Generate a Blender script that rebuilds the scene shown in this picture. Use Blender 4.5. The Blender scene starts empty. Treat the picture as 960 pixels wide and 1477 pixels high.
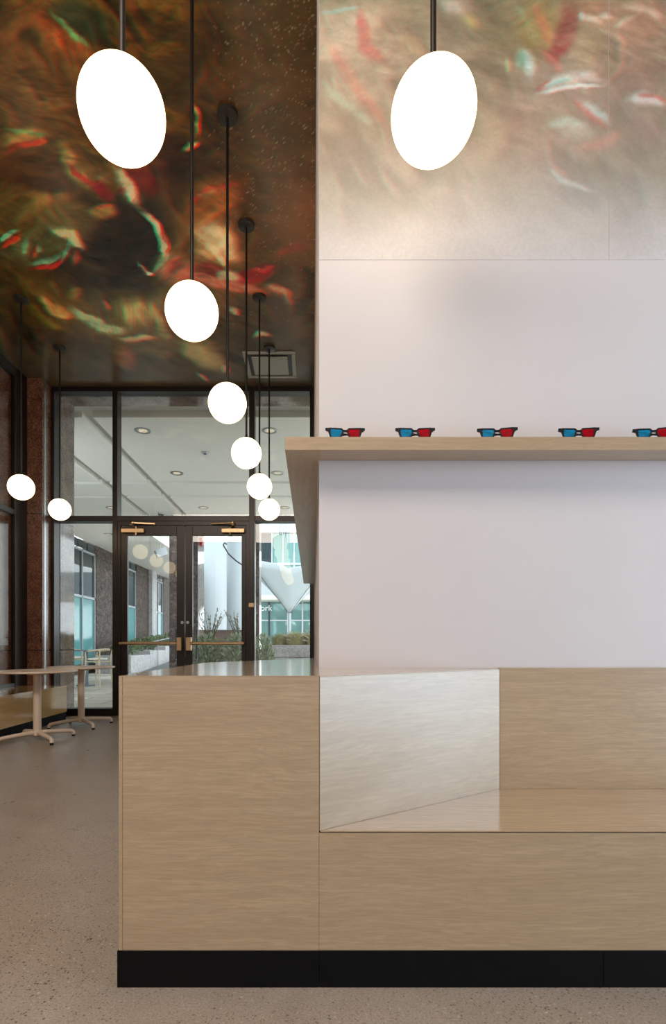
import bpy, math, random
import numpy as np
from mathutils import Vector, Matrix

random.seed(7)
SC = bpy.context.scene
COL = SC.collection
PI = math.pi

# ------------------------------------------------------------------ camera
H, F = 1.005, 765.0
VX, VY = 450.0, 930.0
cam_d = bpy.data.cameras.new('camera')
cam = bpy.data.objects.new('camera', cam_d)
COL.objects.link(cam)
cam.location = (0, 0, H)
cam.rotation_euler = (PI / 2, 0, 0)
cam_d.sensor_fit = 'HORIZONTAL'
cam_d.sensor_width = 36
cam_d.lens = 36 * F / 960
cam_d.shift_x = (480 - VX) / 960
cam_d.shift_y = (VY - 738.5) / 960
cam_d.clip_start = 0.02
cam_d.clip_end = 500
SC.camera = cam

# ------------------------------------------------------------------ world, lights, exposure
world = bpy.data.worlds.new('world')
SC.world = world
world.use_nodes = True
wn = world.node_tree
wn.nodes.clear()
wo = wn.nodes.new('ShaderNodeOutputWorld')
wb = wn.nodes.new('ShaderNodeBackground')
sky = wn.nodes.new('ShaderNodeTexSky')
sky.sky_type = 'HOSEK_WILKIE'
sky.turbidity = 6
sky.ground_albedo = 0.4
sky.sun_direction = (0.3, -0.5, 0.8)
wm = wn.nodes.new('ShaderNodeMixRGB')
wm.inputs[0].default_value = 0.8
wm.inputs[2].default_value = (0.90, 0.96, 1.0, 1)
wn.links.new(sky.outputs[0], wm.inputs[1])
wn.links.new(wm.outputs[0], wb.inputs[0])
wn.links.new(wb.outputs[0], wo.inputs[0])
wb.inputs[1].default_value = 4.5


def area_light(name, loc, rot, sx, sy, power, color, spread=180):
    l = bpy.data.lights.new(name, 'AREA')
    l.shape = 'RECTANGLE'
    l.size, l.size_y = sx, sy
    l.energy = power
    l.color = color
    l.spread = math.radians(spread)
    o = bpy.data.objects.new(name, l)
    COL.objects.link(o)
    o.location = loc
    o.rotation_euler = rot
    return o


# daylight falling in through the big shop window to the right of the camera
area_light('daylight_right', (4.75, 0.05, 1.35), (0, PI / 2, 0), 2.6, 3.4, 108, (0.47, 0.74, 1.0))
area_light('fill_behind', (-0.6, -3.3, 2.2), (PI / 2, 0, 0), 5.5, 3.6, 25, (1.0, 0.96, 0.92))  # soft fill added behind the camera; the wall there is closed
# added overhead fill in place of unseen ceiling lamps, tilted towards the entrance
area_light('overhead_fill', (-2.0, 0.1, 4.55), (math.radians(28), 0, 0), 3.8, 2.0, 254, (1.0, 0.885, 0.75))

vs = SC.view_settings
vs.view_transform = 'Standard'
vs.look = 'None'
vs.gamma = 1
vs.exposure = 0.0
vs.use_curve_mapping = False
SC.cycles.use_denoising = True
SC.cycles.max_bounces = 10
SC.cycles.transparent_max_bounces = 16
SC.cycles.caustics_reflective = False
SC.cycles.caustics_refractive = False
SC.cycles.sample_clamp_indirect = 6


# ------------------------------------------------------------------ materials
def lin(r, g, b):
    def f(c):
        c /= 255.0
        return c / 12.92 if c <= 0.04045 else ((c + 0.055) / 1.055) ** 2.4
    return (f(r), f(g), f(b), 1)


class NT:
    def __init__(self, name):
        self.m = bpy.data.materials.new(name)
        self.m.use_nodes = True
        self.t = self.m.node_tree
        self.t.nodes.clear()
        self.out = self.n('ShaderNodeOutputMaterial')

    def n(self, kind, **kw):
        nd = self.t.nodes.new(kind)
        for k, v in kw.items():
            setattr(nd, k, v)
        return nd

    def l(self, a, b):
        self.t.links.new(a, b)

    def bsdf(self, color=None, rough=0.5, metal=0.0, spec=0.5):
        p = self.n('ShaderNodeBsdfPrincipled')
        if color is not None:
            p.inputs['Base Color'].default_value = color
        p.inputs['Roughness'].default_value = rough
        p.inputs['Metallic'].default_value = metal
        p.inputs['Specular IOR Level'].default_value = spec
        self.l(p.outputs[0], self.out.inputs[0])
        self.p = p
        return p

    def ramp(self, fac, stops):
        r = self.n('ShaderNodeValToRGB')
        e = r.color_ramp.elements
        while len(e) < len(stops):
            e.new(0.5)
        for i, (pos, c) in enumerate(stops):
            e[i].position = pos
            e[i].color = c
        self.l(fac, r.inputs[0])
        return r.outputs[0]

    def noise(self, vec, scale, detail=4, rough=0.55):
        nd = self.n('ShaderNodeTexNoise')
        nd.inputs['Scale'].default_value = scale
        nd.inputs['Detail'].default_value = detail
        nd.inputs['Roughness'].default_value = rough
        if vec is not None:
            self.l(vec, nd.inputs['Vector'])
        return nd.outputs['Fac']

    def mapped(self, scale=(1, 1, 1), rot=(0, 0, 0), src='pos'):
        if src == 'pos':
            s = self.n('ShaderNodeNewGeometry').outputs['Position']
        else:
            s = self.n('ShaderNodeTexCoord').outputs['Object']
        m = self.n('ShaderNodeMapping')
        m.inputs['Scale'].default_value = scale
        m.inputs['Rotation'].default_value = rot
        self.l(s, m.inputs[0])
        return m.outputs[0]

    def mix(self, fac, a, b, mode='MIX'):
        x = self.n('ShaderNodeMixRGB', blend_type=mode)
        for i, v in ((0, fac), (1, a), (2, b)):
            if isinstance(v, (int, float)):
                x.inputs[i].default_value = v
            elif isinstance(v, tuple):
                x.inputs[i].default_value = v
            else:
                self.l(v, x.inputs[i])
        return x.outputs[0]

    def math(self, op, a, b=None):
        x = self.n('ShaderNodeMath', operation=op)
        for i, v in ((0, a), (1, b)):
            if v is None:
                continue
            if isinstance(v, (int, float)):
                x.inputs[i].default_value = v
            else:
                self.l(v, x.inputs[i])
        return x.outputs[0]

    def bump(self, height, strength, dist=0.002):
        b = self.n('ShaderNodeBump')
        b.inputs['Strength'].default_value = strength
        b.inputs['Distance'].default_value = dist
        self.l(height, b.inputs['Height'])
        self.l(b.outputs[0], self.p.inputs['Normal'])


def plain(name, color, rough=0.5, metal=0.0, spec=0.5, var=0.06, scale=14):
    t = NT(name)
    p = t.bsdf(color, rough, metal, spec)
    nz = t.noise(t.mapped(src='obj'), scale, 5)
    lo = tuple(c * (1 - var) for c in color[:3]) + (1,)
    hi = tuple(min(1, c * (1 + var)) for c in color[:3]) + (1,)
    t.l(t.ramp(nz, [(0.3, lo), (0.7, hi)]), p.inputs['Base Color'])
    return t.m


def oak(name, axis, rough=0.34, light=lin(189, 166, 136), dark=lin(171, 146, 116), spec=0.5, rot=0.0):
    """pale oak veneer; axis = direction the grain runs in"""
    t = NT(name)
    p = t.bsdf(light, rough, 0, spec)
    p.inputs['Coat Weight'].default_value = 0.8
    p.inputs['Coat Roughness'].default_value = max(0.12, rough - 0.08)
    s1 = [18, 18, 18]; s1[axis] = 0.8
    s2 = [260, 260, 260]; s2[axis] = 14
    s3 = [120, 120, 120]; s3[axis] = 5
    w = t.noise(t.mapped((1.3, 1.3, 1.3), (0, 0, rot)), 1.6, 3)
    base = t.mapped((1, 1, 1), (0, 0, rot))
    va = t.n('ShaderNodeVectorMath', operation='ADD')
    sc = t.n('ShaderNodeVectorMath', operation='SCALE')
    cx = t.n('ShaderNodeCombineXYZ')
    for i in range(3):
        if i != axis:
            t.l(w, cx.inputs[i])
    t.l(cx.outputs[0], sc.inputs[0]); sc.inputs['Scale'].default_value = 0.05
    t.l(base, va.inputs[0]); t.l(sc.outputs[0], va.inputs[1])

    def mp(s):
        m = t.n('ShaderNodeVectorMath', operation='MULTIPLY')
        m.inputs[1].default_value = s
        t.l(va.outputs[0], m.inputs[0])
        return m.outputs[0]
    big = t.noise(mp(s1), 1.0, 5, 0.6)
    fine = t.noise(mp(s2), 1.0, 3, 0.6)
    mid = t.noise(mp(s3), 1.0, 4, 0.6)
    c = t.ramp(big, [(0.2, dark), (0.8, light)])
    dk = tuple(v * 0.8 for v in dark[:3]) + (1,)
    c = t.mix(t.math('MULTIPLY', t.ramp(mid, [(0.42, (1, 1, 1, 1)), (0.6, (0, 0, 0, 1))]), 0.38), c, dk)
    c = t.mix(t.math('MULTIPLY', t.ramp(fine, [(0.4, (1, 1, 1, 1)), (0.55, (0, 0, 0, 1))]), 0.42), c, dk)
    t.l(c, p.inputs['Base Color'])
    t.bump(fine, 0.10, 0.001)
    return t.m


def granite(name, cols, rough=0.25, scale=130, joint=None, spec=0.5):
    t = NT(name)
    p = t.bsdf(cols[0], rough, 0, spec)
    pos = t.mapped()
    v = t.n('ShaderNodeTexVoronoi')
    v.inputs['Scale'].default_value = scale
    t.l(pos, v.inputs['Vector'])
    sep = t.n('ShaderNodeSeparateColor')
    t.l(v.outputs['Color'], sep.inputs[0])
    n = len(cols)
    c = t.ramp(sep.outputs[0], [(i / (n - 1), cols[i]) for i in range(n)])
    nz = t.noise(pos, 5, 4)
    c = t.mix(0.35, c, t.ramp(nz, [(0.3, cols[0]), (0.7, cols[-1])]))
    if joint:
        per, off = joint
        sp = t.n('ShaderNodeSeparateXYZ')
        t.l(t.n('ShaderNodeNewGeometry').outputs['Position'], sp.inputs[0])
        m = t.math('FLOORED_MODULO', t.math('SUBTRACT', sp.outputs[2], off - 0.006), per)
        c = t.mix(t.math('LESS_THAN', m, 0.012), c, (0.015, 0.012, 0.01, 1))
    t.l(c, p.inputs['Base Color'])
    return t.m


def glass(name, tint=(0.96, 0.985, 0.98, 1), ior=1.5):
    t = NT(name)
    tr = t.n('ShaderNodeBsdfTransparent'); tr.inputs[0].default_value = tint
    gl = t.n('ShaderNodeBsdfGlossy'); gl.inputs['Roughness'].default_value = 0.0
    fr = t.n('ShaderNodeFresnel'); fr.inputs[0].default_value = ior
    nz = t.noise(t.mapped(src='obj'), 0.8, 2)
    bm = t.n('ShaderNodeBump'); bm.inputs['Strength'].default_value = 0.02; bm.inputs['Distance'].default_value = 0.01
    t.l(nz, bm.inputs['Height']); t.l(bm.outputs[0], gl.inputs['Normal'])
    mx = t.n('ShaderNodeMixShader')
    # both faces of the sheet are counted at the face the ray meets first
    bk = t.n('ShaderNodeNewGeometry').outputs['Backfacing']
    fac = t.math('MINIMUM', t.math('MULTIPLY', t.math('MULTIPLY', fr.outputs[0], 1.8), t.math('SUBTRACT', 1.0, bk)), 1.0)
    t.l(fac, mx.inputs[0]); t.l(tr.outputs[0], mx.inputs[1]); t.l(gl.outputs[0], mx.inputs[2])
    t.l(mx.outputs[0], t.out.inputs[0])
    return t.m


M = {}
M['white'] = plain('white_paint', lin(207, 202, 204), 0.6, 0, 0.3, 0.015, 3)
M['white_gloss'] = plain('white_satin_metal', lin(160, 168, 173), 0.5, 0, 0.5, 0.02, 2)
M['oak_x'] = oak('oak_grain_sideways', 0)
M['oak_y'] = oak('oak_grain_lengthwise', 1)
M['oak_angle'] = oak('oak_grain_angled', 0, 0.36, rot=-0.58)
M['oak_top'] = oak('oak_lacquered_top', 0, 0.16, spec=0.55)
M['oak_bench'] = oak('oak_lacquered_bench', 1, 0.14, lin(232, 194, 130), lin(214, 174, 112), 0.6)
M['black'] = plain('black_plinth_laminate', (0.004, 0.004, 0.0045, 1), 0.6, 0, 0.12, 0.2, 9)
M['frame'] = plain('dark_bronze_anodised_metal', lin(36, 27, 22), 0.32, 0.35, 0.5, 0.1, 6)
M['rod'] = plain('black_rod_metal', lin(34, 29, 27), 0.4, 0.5, 0.5, 0.08, 9)
M['brass'] = plain('brushed_bronze_metal', lin(184, 154, 118), 0.32, 0.85, 0.5, 0.1, 30)
M['steel'] = plain('brushed_steel', lin(160, 164, 165), 0.3, 0.9, 0.5, 0.08, 30)
M['gran_in'] = granite('brown_granite', [lin(48, 28, 22), lin(92, 54, 40), lin(116, 72, 54), lin(150, 108, 88)], 0.18, 90, (1.87, 0.93))
M['gran_out'] = granite('grey_brown_granite', [lin(34, 28, 26), lin(66, 56, 52), lin(82, 70, 65), lin(118, 106, 100)], 0.5, 15, (1.6, 0.95), 0.12)
M['gran_polish'] = granite('polished_granite', [lin(60, 50, 46), lin(100, 86, 78), lin(122, 106, 96), lin(156, 140, 130)], 0.06, 90, (1.87, 0.93), 0.8)
M['gran_light'] = granite('pale_granite_blocks', [lin(140, 139, 141), lin(166, 165, 167), lin(184, 183, 185), lin(208, 206, 208)], 0.5, 40)
M['glass'] = glass('clear_window_glass')
M['glass_coated'] = glass('coated_window_glass', (0.95, 0.95, 0.93, 1), 1.16)
M['soffit'] = plain('soffit_plaster', lin(242, 242, 236), 0.7, 0, 0.3, 0.02, 1)
M['soffit_gap'] = plain('soffit_reveal_plaster', lin(196, 196, 190), 0.7, 0, 0.3, 0.02, 1)
M['teal'] = plain('teal_spandrel_glass', lin(92, 150, 152), 0.12, 0, 0.6, 0.05, 1)
M['dark_glass'] = plain('dark_reflective_glass', lin(40, 56, 60), 0.03, 0.3, 0.9, 0.1, 1)
M['pale_glass'] = plain('pale_green_facade_glass', lin(92, 132, 130), 0.05, 0.2, 0.6, 0.12, 0.6)
M['window_frame'] = plain('pale_window_metal', lin(170, 178, 182), 0.4, 0.2, 0.5, 0.04, 4)
M['canopy'] = plain('white_tensile_fabric', lin(186, 198, 204), 0.6, 0, 0.3, 0.03, 2)
M['cable'] = plain('dark_cable_metal', lin(40, 44, 48), 0.4, 0.5, 0.5, 0.05, 4)
M['table'] = plain('taupe_powder_coat', lin(224, 206, 190), 0.38, 0, 0.5, 0.03, 8)
M['rubber'] = plain('black_rubber_glide', lin(20, 19, 18), 0.6)
M['chair_wood'] = plain('pale_ash_wood', lin(196, 182, 152), 0.45, 0, 0.5, 0.06, 12)
M['chair_seat'] = plain('cream_seat_pad', lin(232, 226, 212), 0.6)
M['blue_steel'] = plain('blue_grey_powder_coat', lin(104, 116, 128), 0.35)
M['leaf_a'] = plain('dark_green_leaves', lin(142, 156, 126), 0.5, 0, 0.4, 0.35, 20)
M['leaf_b'] = plain('olive_grass_blades', lin(172, 168, 108), 0.55, 0, 0.3, 0.3, 20)
M['leaf_c'] = plain('straw_plume_grass', lin(196, 188, 164), 0.6, 0, 0.3, 0.15, 20)
M['leaf_d'] = plain('low_green_ground_cover', lin(98, 114, 78), 0.5, 0, 0.4, 0.35, 20)
M['twig'] = plain('grey_twigs', lin(96, 88, 78), 0.7)
M['soil'] = plain('dark_soil', lin(70, 60, 52), 0.9)
M['asphalt'] = plain('dark_ramp_paving', lin(92, 96, 98), 0.6, 0, .3, .1, 10)
M['disc'] = plain('ceiling_canopy_metal', lin(54, 50, 45), 0.45, 0.2, 0.5, 0.06, 9)
M['red'] = plain('red_alarm_plastic', lin(190, 40, 40), 0.4)
M['brown_wall'] = plain('brown_brick_wall', lin(84, 68, 60), 0.7, 0, 0.3, 0.2, 8)
M['text_white'] = plain('white_sign_lettering', lin(245, 248, 248), 0.5)
M['grey_vent'] = plain('grey_diffuser_metal', lin(172, 170, 158), 0.4, 0.1, 0.5, 0.03, 5)
M['specs'] = plain('black_spectacle_plastic', lin(20, 17, 18), 0.3, 0, 0.5, 0.1, 60)


def tinted(name, color, trans):
    t = NT(name)
    tr = t.n('ShaderNodeBsdfTransparent'); tr.inputs[0].default_value = trans
    pb = t.n('ShaderNodeBsdfPrincipled'); pb.inputs['Base Color'].default_value = color
    pb.inputs['Roughness'].default_value = 0.1
    nz = t.noise(t.mapped(src='obj'), 40, 2)
    mx = t.n('ShaderNodeMixShader')
    t.l(t.math('ADD', t.math('MULTIPLY', nz, 0.1), 0.3), mx.inputs[0])
    t.l(tr.outputs[0], mx.inputs[1]); t.l(pb.outputs[0], mx.inputs[2])
    t.l(mx.outputs[0], t.out.inputs[0])
    return t.m


M['lens_cyan'] = tinted('cyan_lens_film', lin(40, 165, 205), lin(50, 190, 225))
M['lens_red'] = tinted('red_lens_film', lin(200, 10, 40), lin(225, 12, 45))

# opal glass globe: a lamp
t = NT('opal_globe_glass')
em = t.n('ShaderNodeEmission')
lw = t.n('ShaderNodeLayerWeight'); lw.inputs[0].default_value = 0.35
t.l(t.ramp(lw.outputs['Facing'], [(0.0, (1.0, 0.80, 0.52, 1)), (0.75, (1.0, 0.76, 0.45, 1)), (1.0, (1.0, 0.6, 0.28, 1))]), em.inputs[0])
em.inputs[1].default_value = 4.6
t.l(em.outputs[0], t.out.inputs[0])
M['globe'] = t.m
t = NT('downlight_lamp')
em = t.n('ShaderNodeEmission'); em.inputs[0].default_value = (1, 0.85, 0.62, 1); em.inputs[1].default_value = 2.0
nz = t.noise(t.mapped(src='obj'), 20, 1)
t.l(t.math('ADD', nz, 0.2), em.inputs[1])
t.l(em.outputs[0], t.out.inputs[0])
M['lamp'] = t.m

# polished concrete floor with exposed aggregate
t = NT('polished_concrete')
p = t.bsdf(lin(150, 138, 126), 0.3, 0, 0.5)
pos = t.mapped()
big = t.noise(pos, 0.9, 6, 0.6)
c = t.ramp(big, [(0.3, lin(132, 120, 106)), (0.5, lin(150, 138, 125)), (0.7, lin(166, 152, 138))])
mid = t.noise(pos, 6, 6, 0.65)
c = t.mix(0.35, c, t.ramp(mid, [(0.3, lin(118, 104, 90)), (0.7, lin(176, 164, 152))]))
grit = t.noise(pos, 160, 4, 0.7)
c = t.mix(0.4, c, t.ramp(grit, [(0.35, lin(104, 92, 82)), (0.65, lin(190, 178, 168))]))
dens = t.ramp(t.noise(pos, 1.4, 4, 0.6), [(0.38, (0, 0, 0, 1)), (0.6, (1, 1, 1, 1))])
for scale, thr, col, amt in ((75, 0.16, lin(56, 47, 42), 0.9), (110, 0.2, lin(84, 70, 60), 0.8), (60, 0.13, lin(205, 192, 180), 0.6)):
    v = t.n('ShaderNodeTexVoronoi'); v.inputs['Scale'].default_value = scale
    t.l(pos, v.inputs['Vector'])
    sep = t.n('ShaderNodeSeparateColor'); t.l(v.outputs['Color'], sep.inputs[0])
    sz = t.math('MULTIPLY', sep.outputs[1], thr * 1.9)
    hit = t.math('LESS_THAN', v.outputs['Distance'], sz)
    on = t.math('GREATER_THAN', sep.outputs[0], 0.3)
    f = t.math('MULTIPLY', t.math('MULTIPLY', hit, on), amt)
    f = t.math('MULTIPLY', f, t.math('ADD', t.math('MULTIPLY', dens, 0.75), 0.25))
    c = t.mix(f, c, col)
t.l(c, p.inputs['Base Color'])
t.l(t.ramp(mid, [(0.3, (0.26, 0.26, 0.26, 1)), (0.7, (0.4, 0.4, 0.4, 1))]), p.inputs['Roughness'])
M['floor'] = t.m

# outdoor pavers
t = NT('plaza_pavers')
p = t.bsdf(lin(150, 146, 140), 0.45, 0, 0.4)
b = t.n('ShaderNodeTexBrick')
b.inputs['Color1'].default_value = lin(222, 216, 204); b.inputs['Color2'].default_value = lin(172, 166, 158)
b.inputs['Mortar'].default_value = lin(92, 90, 88)
b.inputs['Scale'].default_value = 1.0; b.inputs['Mortar Size'].default_value = 0.012
b.inputs['Brick Width'].default_value = 1.2; b.inputs['Row Height'].default_value = 0.6
t.l(t.mapped(), b.inputs['Vector'])
t.l(b.outputs[0], p.inputs['Base Color'])
M['pavers'] = t.m


def mural_mat(name, rough, spec, gain):
    t = NT(name)
    p = t.bsdf((0.1, 0.1, 0.1, 1), rough, 0, spec)
    a = t.n('ShaderNodeAttribute'); a.attribute_name = 'paint'
    nz = t.noise(t.mapped(), 90, 4, 0.6)
    c = t.mix(1.0, a.outputs['Color'], t.ramp(nz, [(0.3, (0.93 * gain,) * 3 + (1,)), (0.7, (1.05 * gain,) * 3 + (1,))]), 'MULTIPLY')
    t.l(c, p.inputs['Base Color'])
    return t.m


M['mural'] = mural_mat('printed_ceiling_mural', 0.27, 0.4, 2.4)
M['mural_wall'] = mural_mat('printed_wall_mural', 0.6, 0.3, 1.0)


# ------------------------------------------------------------------ mesh helpers
def org(parent):
    v = Vector((0, 0, 0))
    while parent:
        v += parent.location
        parent = parent.parent
    return v


class MB:
    def __init__(self):
        self.v = []
        self.f = []

    def quad(self, a, b, c, d):
        i = len(self.v)
        self.v += [tuple(a), tuple(b), tuple(c), tuple(d)]
        self.f.append((i, i + 1, i + 2, i + 3))
        return self

    def tri(self, a, b, c):
        i = len(self.v)
        self.v += [tuple(a), tuple(b), tuple(c)]
        self.f.append((i, i + 1, i + 2))
        return self

    def box(self, x0, x1, y0, y1, z0, z1):
        return self.prism([(x0, y0), (x1, y0), (x1, y1), (x0, y1)], z0, z1)

    def prism(self, poly, z0, z1):
        n = len(poly); i = len(self.v)
        area = sum(poly[k][0] * poly[(k + 1) % n][1] - poly[(k + 1) % n][0] * poly[k][1] for k in range(n))
        if area < 0:
            poly = poly[::-1]
        self.v += [(x, y, z0) for x, y in poly] + [(x, y, z1) for x, y in poly]
        self.f.append(tuple(i + k for k in reversed(range(n))))
        self.f.append(tuple(i + n + k for k in range(n)))
        for k in range(n):
            k2 = (k + 1) % n
            self.f.append((i + k, i + k2, i + n + k2, i + n + k))
        return self

    def prism_y(self, poly, y0, y1):
        """poly in (x,z) extruded along y"""
        n = len(poly); i = len(self.v)
        area = sum(poly[k][0] * poly[(k + 1) % n][1] - poly[(k + 1) % n][0] * poly[k][1] for k in range(n))
        if area < 0:
            poly = poly[::-1]
        self.v += [(x, y0, z) for x, z in poly] + [(x, y1, z) for x, z in poly]
        self.f.append(tuple(i + k for k in range(n)))
        self.f.append(tuple(i + n + k for k in reversed(range(n))))
        for k in range(n):
            k2 = (k + 1) % n
            self.f.append((i + k2, i + k, i + n + k, i + n + k2))
        return self

    def lathe(self, prof, cx, cy, n=32, cap=True):
        """prof: list of (r, z) from one end to the other"""
        i = len(self.v); m = len(prof)
        for r, z in prof:
            for k in range(n):
                a = 2 * PI * k / n
                self.v.append((cx + r * math.cos(a), cy + r * math.sin(a), z))
        for j in range(m - 1):
            for k in range(n):
                k2 = (k + 1) % n
                self.f.append((i + j * n + k, i + j * n + k2, i + (j + 1) * n + k2, i + (j + 1) * n + k))
        if cap:
            self.f.append(tuple(i + k for k in reversed(range(n))))
            self.f.append(tuple(i + (m - 1) * n + k for k in range(n)))
        return self

    def cyl(self, cx, cy, r, z0, z1, n=24):
        return self.lathe([(r, z0), (r, z1)], cx, cy, n)

    def tube(self, pts, r, n=10):
        pts = [Vector(p) for p in pts]
        m = len(pts); i = len(self.v)
        rs = r if isinstance(r, (list, tuple)) else [r] * m
        up = None
        for j in range(m):
            if j == 0:
                d = pts[1] - pts[0]
            elif j == m - 1:
                d = pts[-1] - pts[-2]
            else:
                d = (pts[j + 1] - pts[j]).normalized() + (pts[j] - pts[j - 1]).normalized()
            d.normalize()
            if up is None:
                up = Vector((0, 0, 1)) if abs(d.z) < 0.9 else Vector((1, 0, 0))
            s = d.cross(up)
            if s.length < 1e-5:
                s = d.cross(Vector((0, 1, 0)))
            s.normalize()
            u = s.cross(d).normalized()
            up = u
            for k in range(n):
                a = 2 * PI * k / n
                self.v.append(tuple(pts[j] + (s * math.cos(a) + u * math.sin(a)) * rs[j]))
        for j in range(m - 1):
            for k in range(n):
                k2 = (k + 1) % n
                self.f.append((i + j * n + k, i + j * n + k2, i + (j + 1) * n + k2, i + (j + 1) * n + k))
        self.f.append(tuple(i + k for k in reversed(range(n))))
        self.f.append(tuple(i + (m - 1) * n + k for k in range(n)))
        return self

    def obox(self, c, ax, ay, az):
        """oriented box from centre and three half-axis vectors"""
        c, ax, ay, az = Vector(c), Vector(ax), Vector(ay), Vector(az)
        i = len(self.v)
        for sz in (-1, 1):
            for sx, sy in ((-1, -1), (1, -1), (1, 1), (-1, 1)):
                self.v.append(tuple(c + ax * sx + ay * sy + az * sz))
        self.f += [(i + 3, i + 2, i + 1, i), (i + 4, i + 5, i + 6, i + 7)]
        for k in range(4):
            k2 = (k + 1) % 4
            self.f.append((i + k, i + k2, i + 4 + k2, i + 4 + k))
        return self

    def build(self, name, mat, parent=None, smooth=False, bevel=0, loc=None):
        me = bpy.data.meshes.new(name)
        o3 = org(parent) if parent else Vector(loc or (0, 0, 0))
        me.from_pydata([(x - o3.x, y - o3.y, z - o3.z) for x, y, z in self.v], [], self.f)
        me.materials.append(mat)
        if smooth:
            me.polygons.foreach_set('use_smooth', [True] * len(me.polygons))
            me.set_sharp_from_angle(angle=math.radians(40))
        me.update()
        o = bpy.data.objects.new(name, me)
        COL.objects.link(o)
        if parent:
            o.parent = parent
        else:
            o.location = o3
        if bevel:
            b = o.modifiers.new('bevel', 'BEVEL')
            b.width = bevel; b.segments = 2; b.limit_method = 'ANGLE'
        return o


def tag(o, label=None, cat=None, group=None, kind=None):
    for k, v in (('label', label), ('category', cat), ('group', group), ('kind', kind)):
        if v:
            o[k] = v
    return o


def thing(name, loc, label=None, cat=None, group=None, kind=None):
    o = bpy.data.objects.new(name, None)
    o.empty_display_size = 0.1
    COL.objects.link(o)
    o.location = loc
    return tag(o, label, cat, group, kind)


def dup(root, loc, label=None, group=None, rz=None):
    def cp(o, par):
        c = o.copy()
        COL.objects.link(c)
        if par:
            c.parent = par
        for ch in o.children:
            cp(ch, c)
        return c
    r = cp(root, None)
    r.location = loc
    if rz is not None:
        r.rotation_euler.z = rz
    if label:
        r['label'] = label
    if group:
        r['group'] = group
    return r


# ------------------------------------------------------------------ mural painting (numpy)
def vnoise(x, y, seed):
    xi = np.floor(x).astype(np.int64); yi = np.floor(y).astype(np.int64)
    fx = x - xi; fy = y - yi
    fx = fx * fx * (3 - 2 * fx); fy = fy * fy * (3 - 2 * fy)

    def h(a, b):
        n = (a * 374761393 + b * 668265263 + seed * 1442695041) & 0x7fffffff
        n = ((n ^ (n >> 13)) * 1274126177) & 0x7fffffff
        return ((n ^ (n >> 16)) & 0xffff) / 65535.0
    return (h(xi, yi) * (1 - fx) + h(xi + 1, yi) * fx) * (1 - fy) + (h(xi, yi + 1) * (1 - fx) + h(xi + 1, yi + 1) * fx) * fy


def fbm(x, y, seed, octv=4):
    s = 0; a = 0.5; tot = 0
    for k in range(octv):
        s = s + a * vnoise(x * 2 ** k, y * 2 ** k, seed + k * 17)
        tot += a; a *= 0.55
    return s / tot


def sstep(a, b, x):
    t = np.clip((x - a) / (b - a), 0, 1)
    return t * t * (3 - 2 * t)


def paint(u, v, bg, items, warp, wscale, seed, tex):
    """evaluates a painting at design coordinates u, v; colours are 0-255 display values"""
    wu = u + warp * 2 * (fbm(u / wscale, v / wscale, seed) - 0.5) + warp * 0.5 * (fbm(u / 11, v / 11, seed + 9) - .5)
    wv = v + warp * 2 * (fbm(u / wscale, v / wscale, seed + 50) - 0.5) + warp * 0.5 * (fbm(u / 11, v / 11, seed + 59) - .5)
    img = bg(u, v)
    for it in items:
        kind = it[0]
        if kind == 'b':
            _, cx, cy, rx, ry, ang, col, soft, alpha = it
            a = math.radians(ang)
            dx, dy = wu - cx, wv - cy
            p = (dx * math.cos(a) + dy * math.sin(a)) / rx
            q = (-dx * math.sin(a) + dy * math.cos(a)) / ry
            d = np.sqrt(p * p + q * q)
            m = (1 - sstep(1 - soft, 1 + soft, d)) * alpha
        else:
            _, pts, w, col, soft, alpha = it
            best = np.full(u.shape, 1e9); send = np.zeros(u.shape)
            n = len(pts) - 1
            for k in range(n):
                (x0, y0), (x1, y1) = pts[k], pts[k + 1]
                ex, ey = x1 - x0, y1 - y0
                L = ex * ex + ey * ey
                t = np.clip(((wu - x0) * ex + (wv - y0) * ey) / L, 0, 1)
                d = np.hypot(wu - x0 - t * ex, wv - y0 - t * ey)
                s = (k + t) / n
                ww = w * (0.5 + 0.5 * np.sin(PI * np.clip(s, 0.05, 0.95)))
                q = d / ww
                send = np.where(q < best, s, send)
                best = np.minimum(best, q)
            so = min(1.0, soft * 1.35)
            m = (1 - sstep(1 - so, 1 + so, best)) * alpha
            m = m * (0.2 + 0.8 * sstep(0, .25, send) * sstep(1, .75, send)) * (0.8 + 0.7 * fbm(send * n * 2.5 + u * .01, (wu * .3 + wv * .9) / 3.5, seed + 31, 3))
        m = m * (0.72 + 0.5 * fbm(wu / 14, wv / 9, seed + 23))
        m = np.clip(m, 0, 1)[..., None]
        img = img * (1 - m) + np.array(col, float) * m
    # brush marks in a few directions, each in its own patches
    uc, vc = u + 22 * (fbm(u / 60, v / 60, seed + 113, 2) - .5), v + 22 * (fbm(u / 60, v / 60, seed + 127, 2) - .5)
    acc = 0; wsum = 0
    for i_, ang in enumerate((.45, -.6, 1.15, .1)):
        p = uc * math.cos(ang) + vc * math.sin(ang); q = -uc * math.sin(ang) + vc * math.cos(ang)
        w_ = np.exp(9 * fbm(u / 75, v / 75, seed + 151 + 7 * i_, 2))
        acc = acc + w_ * (2.2 * (fbm(p / 48, q / 13, seed + 131 + i_, 4) - .5) + .9 * (fbm(p / 14, q / 3.2, seed + 171 + i_, 3) - .5))
        wsum = wsum + w_
    acc = acc / wsum
    k = tex(u, v)[..., None]
    return img * np.clip(1 + k * acc[..., None], .25, 2.2)


def anaglyph(u, v, du, dv, *args):
    a = paint(u - du, v - dv, *args)
    b = paint(u + du, v + dv, *args)
    return np.stack([a[..., 0], b[..., 1], b[..., 2]], -1)


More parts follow.
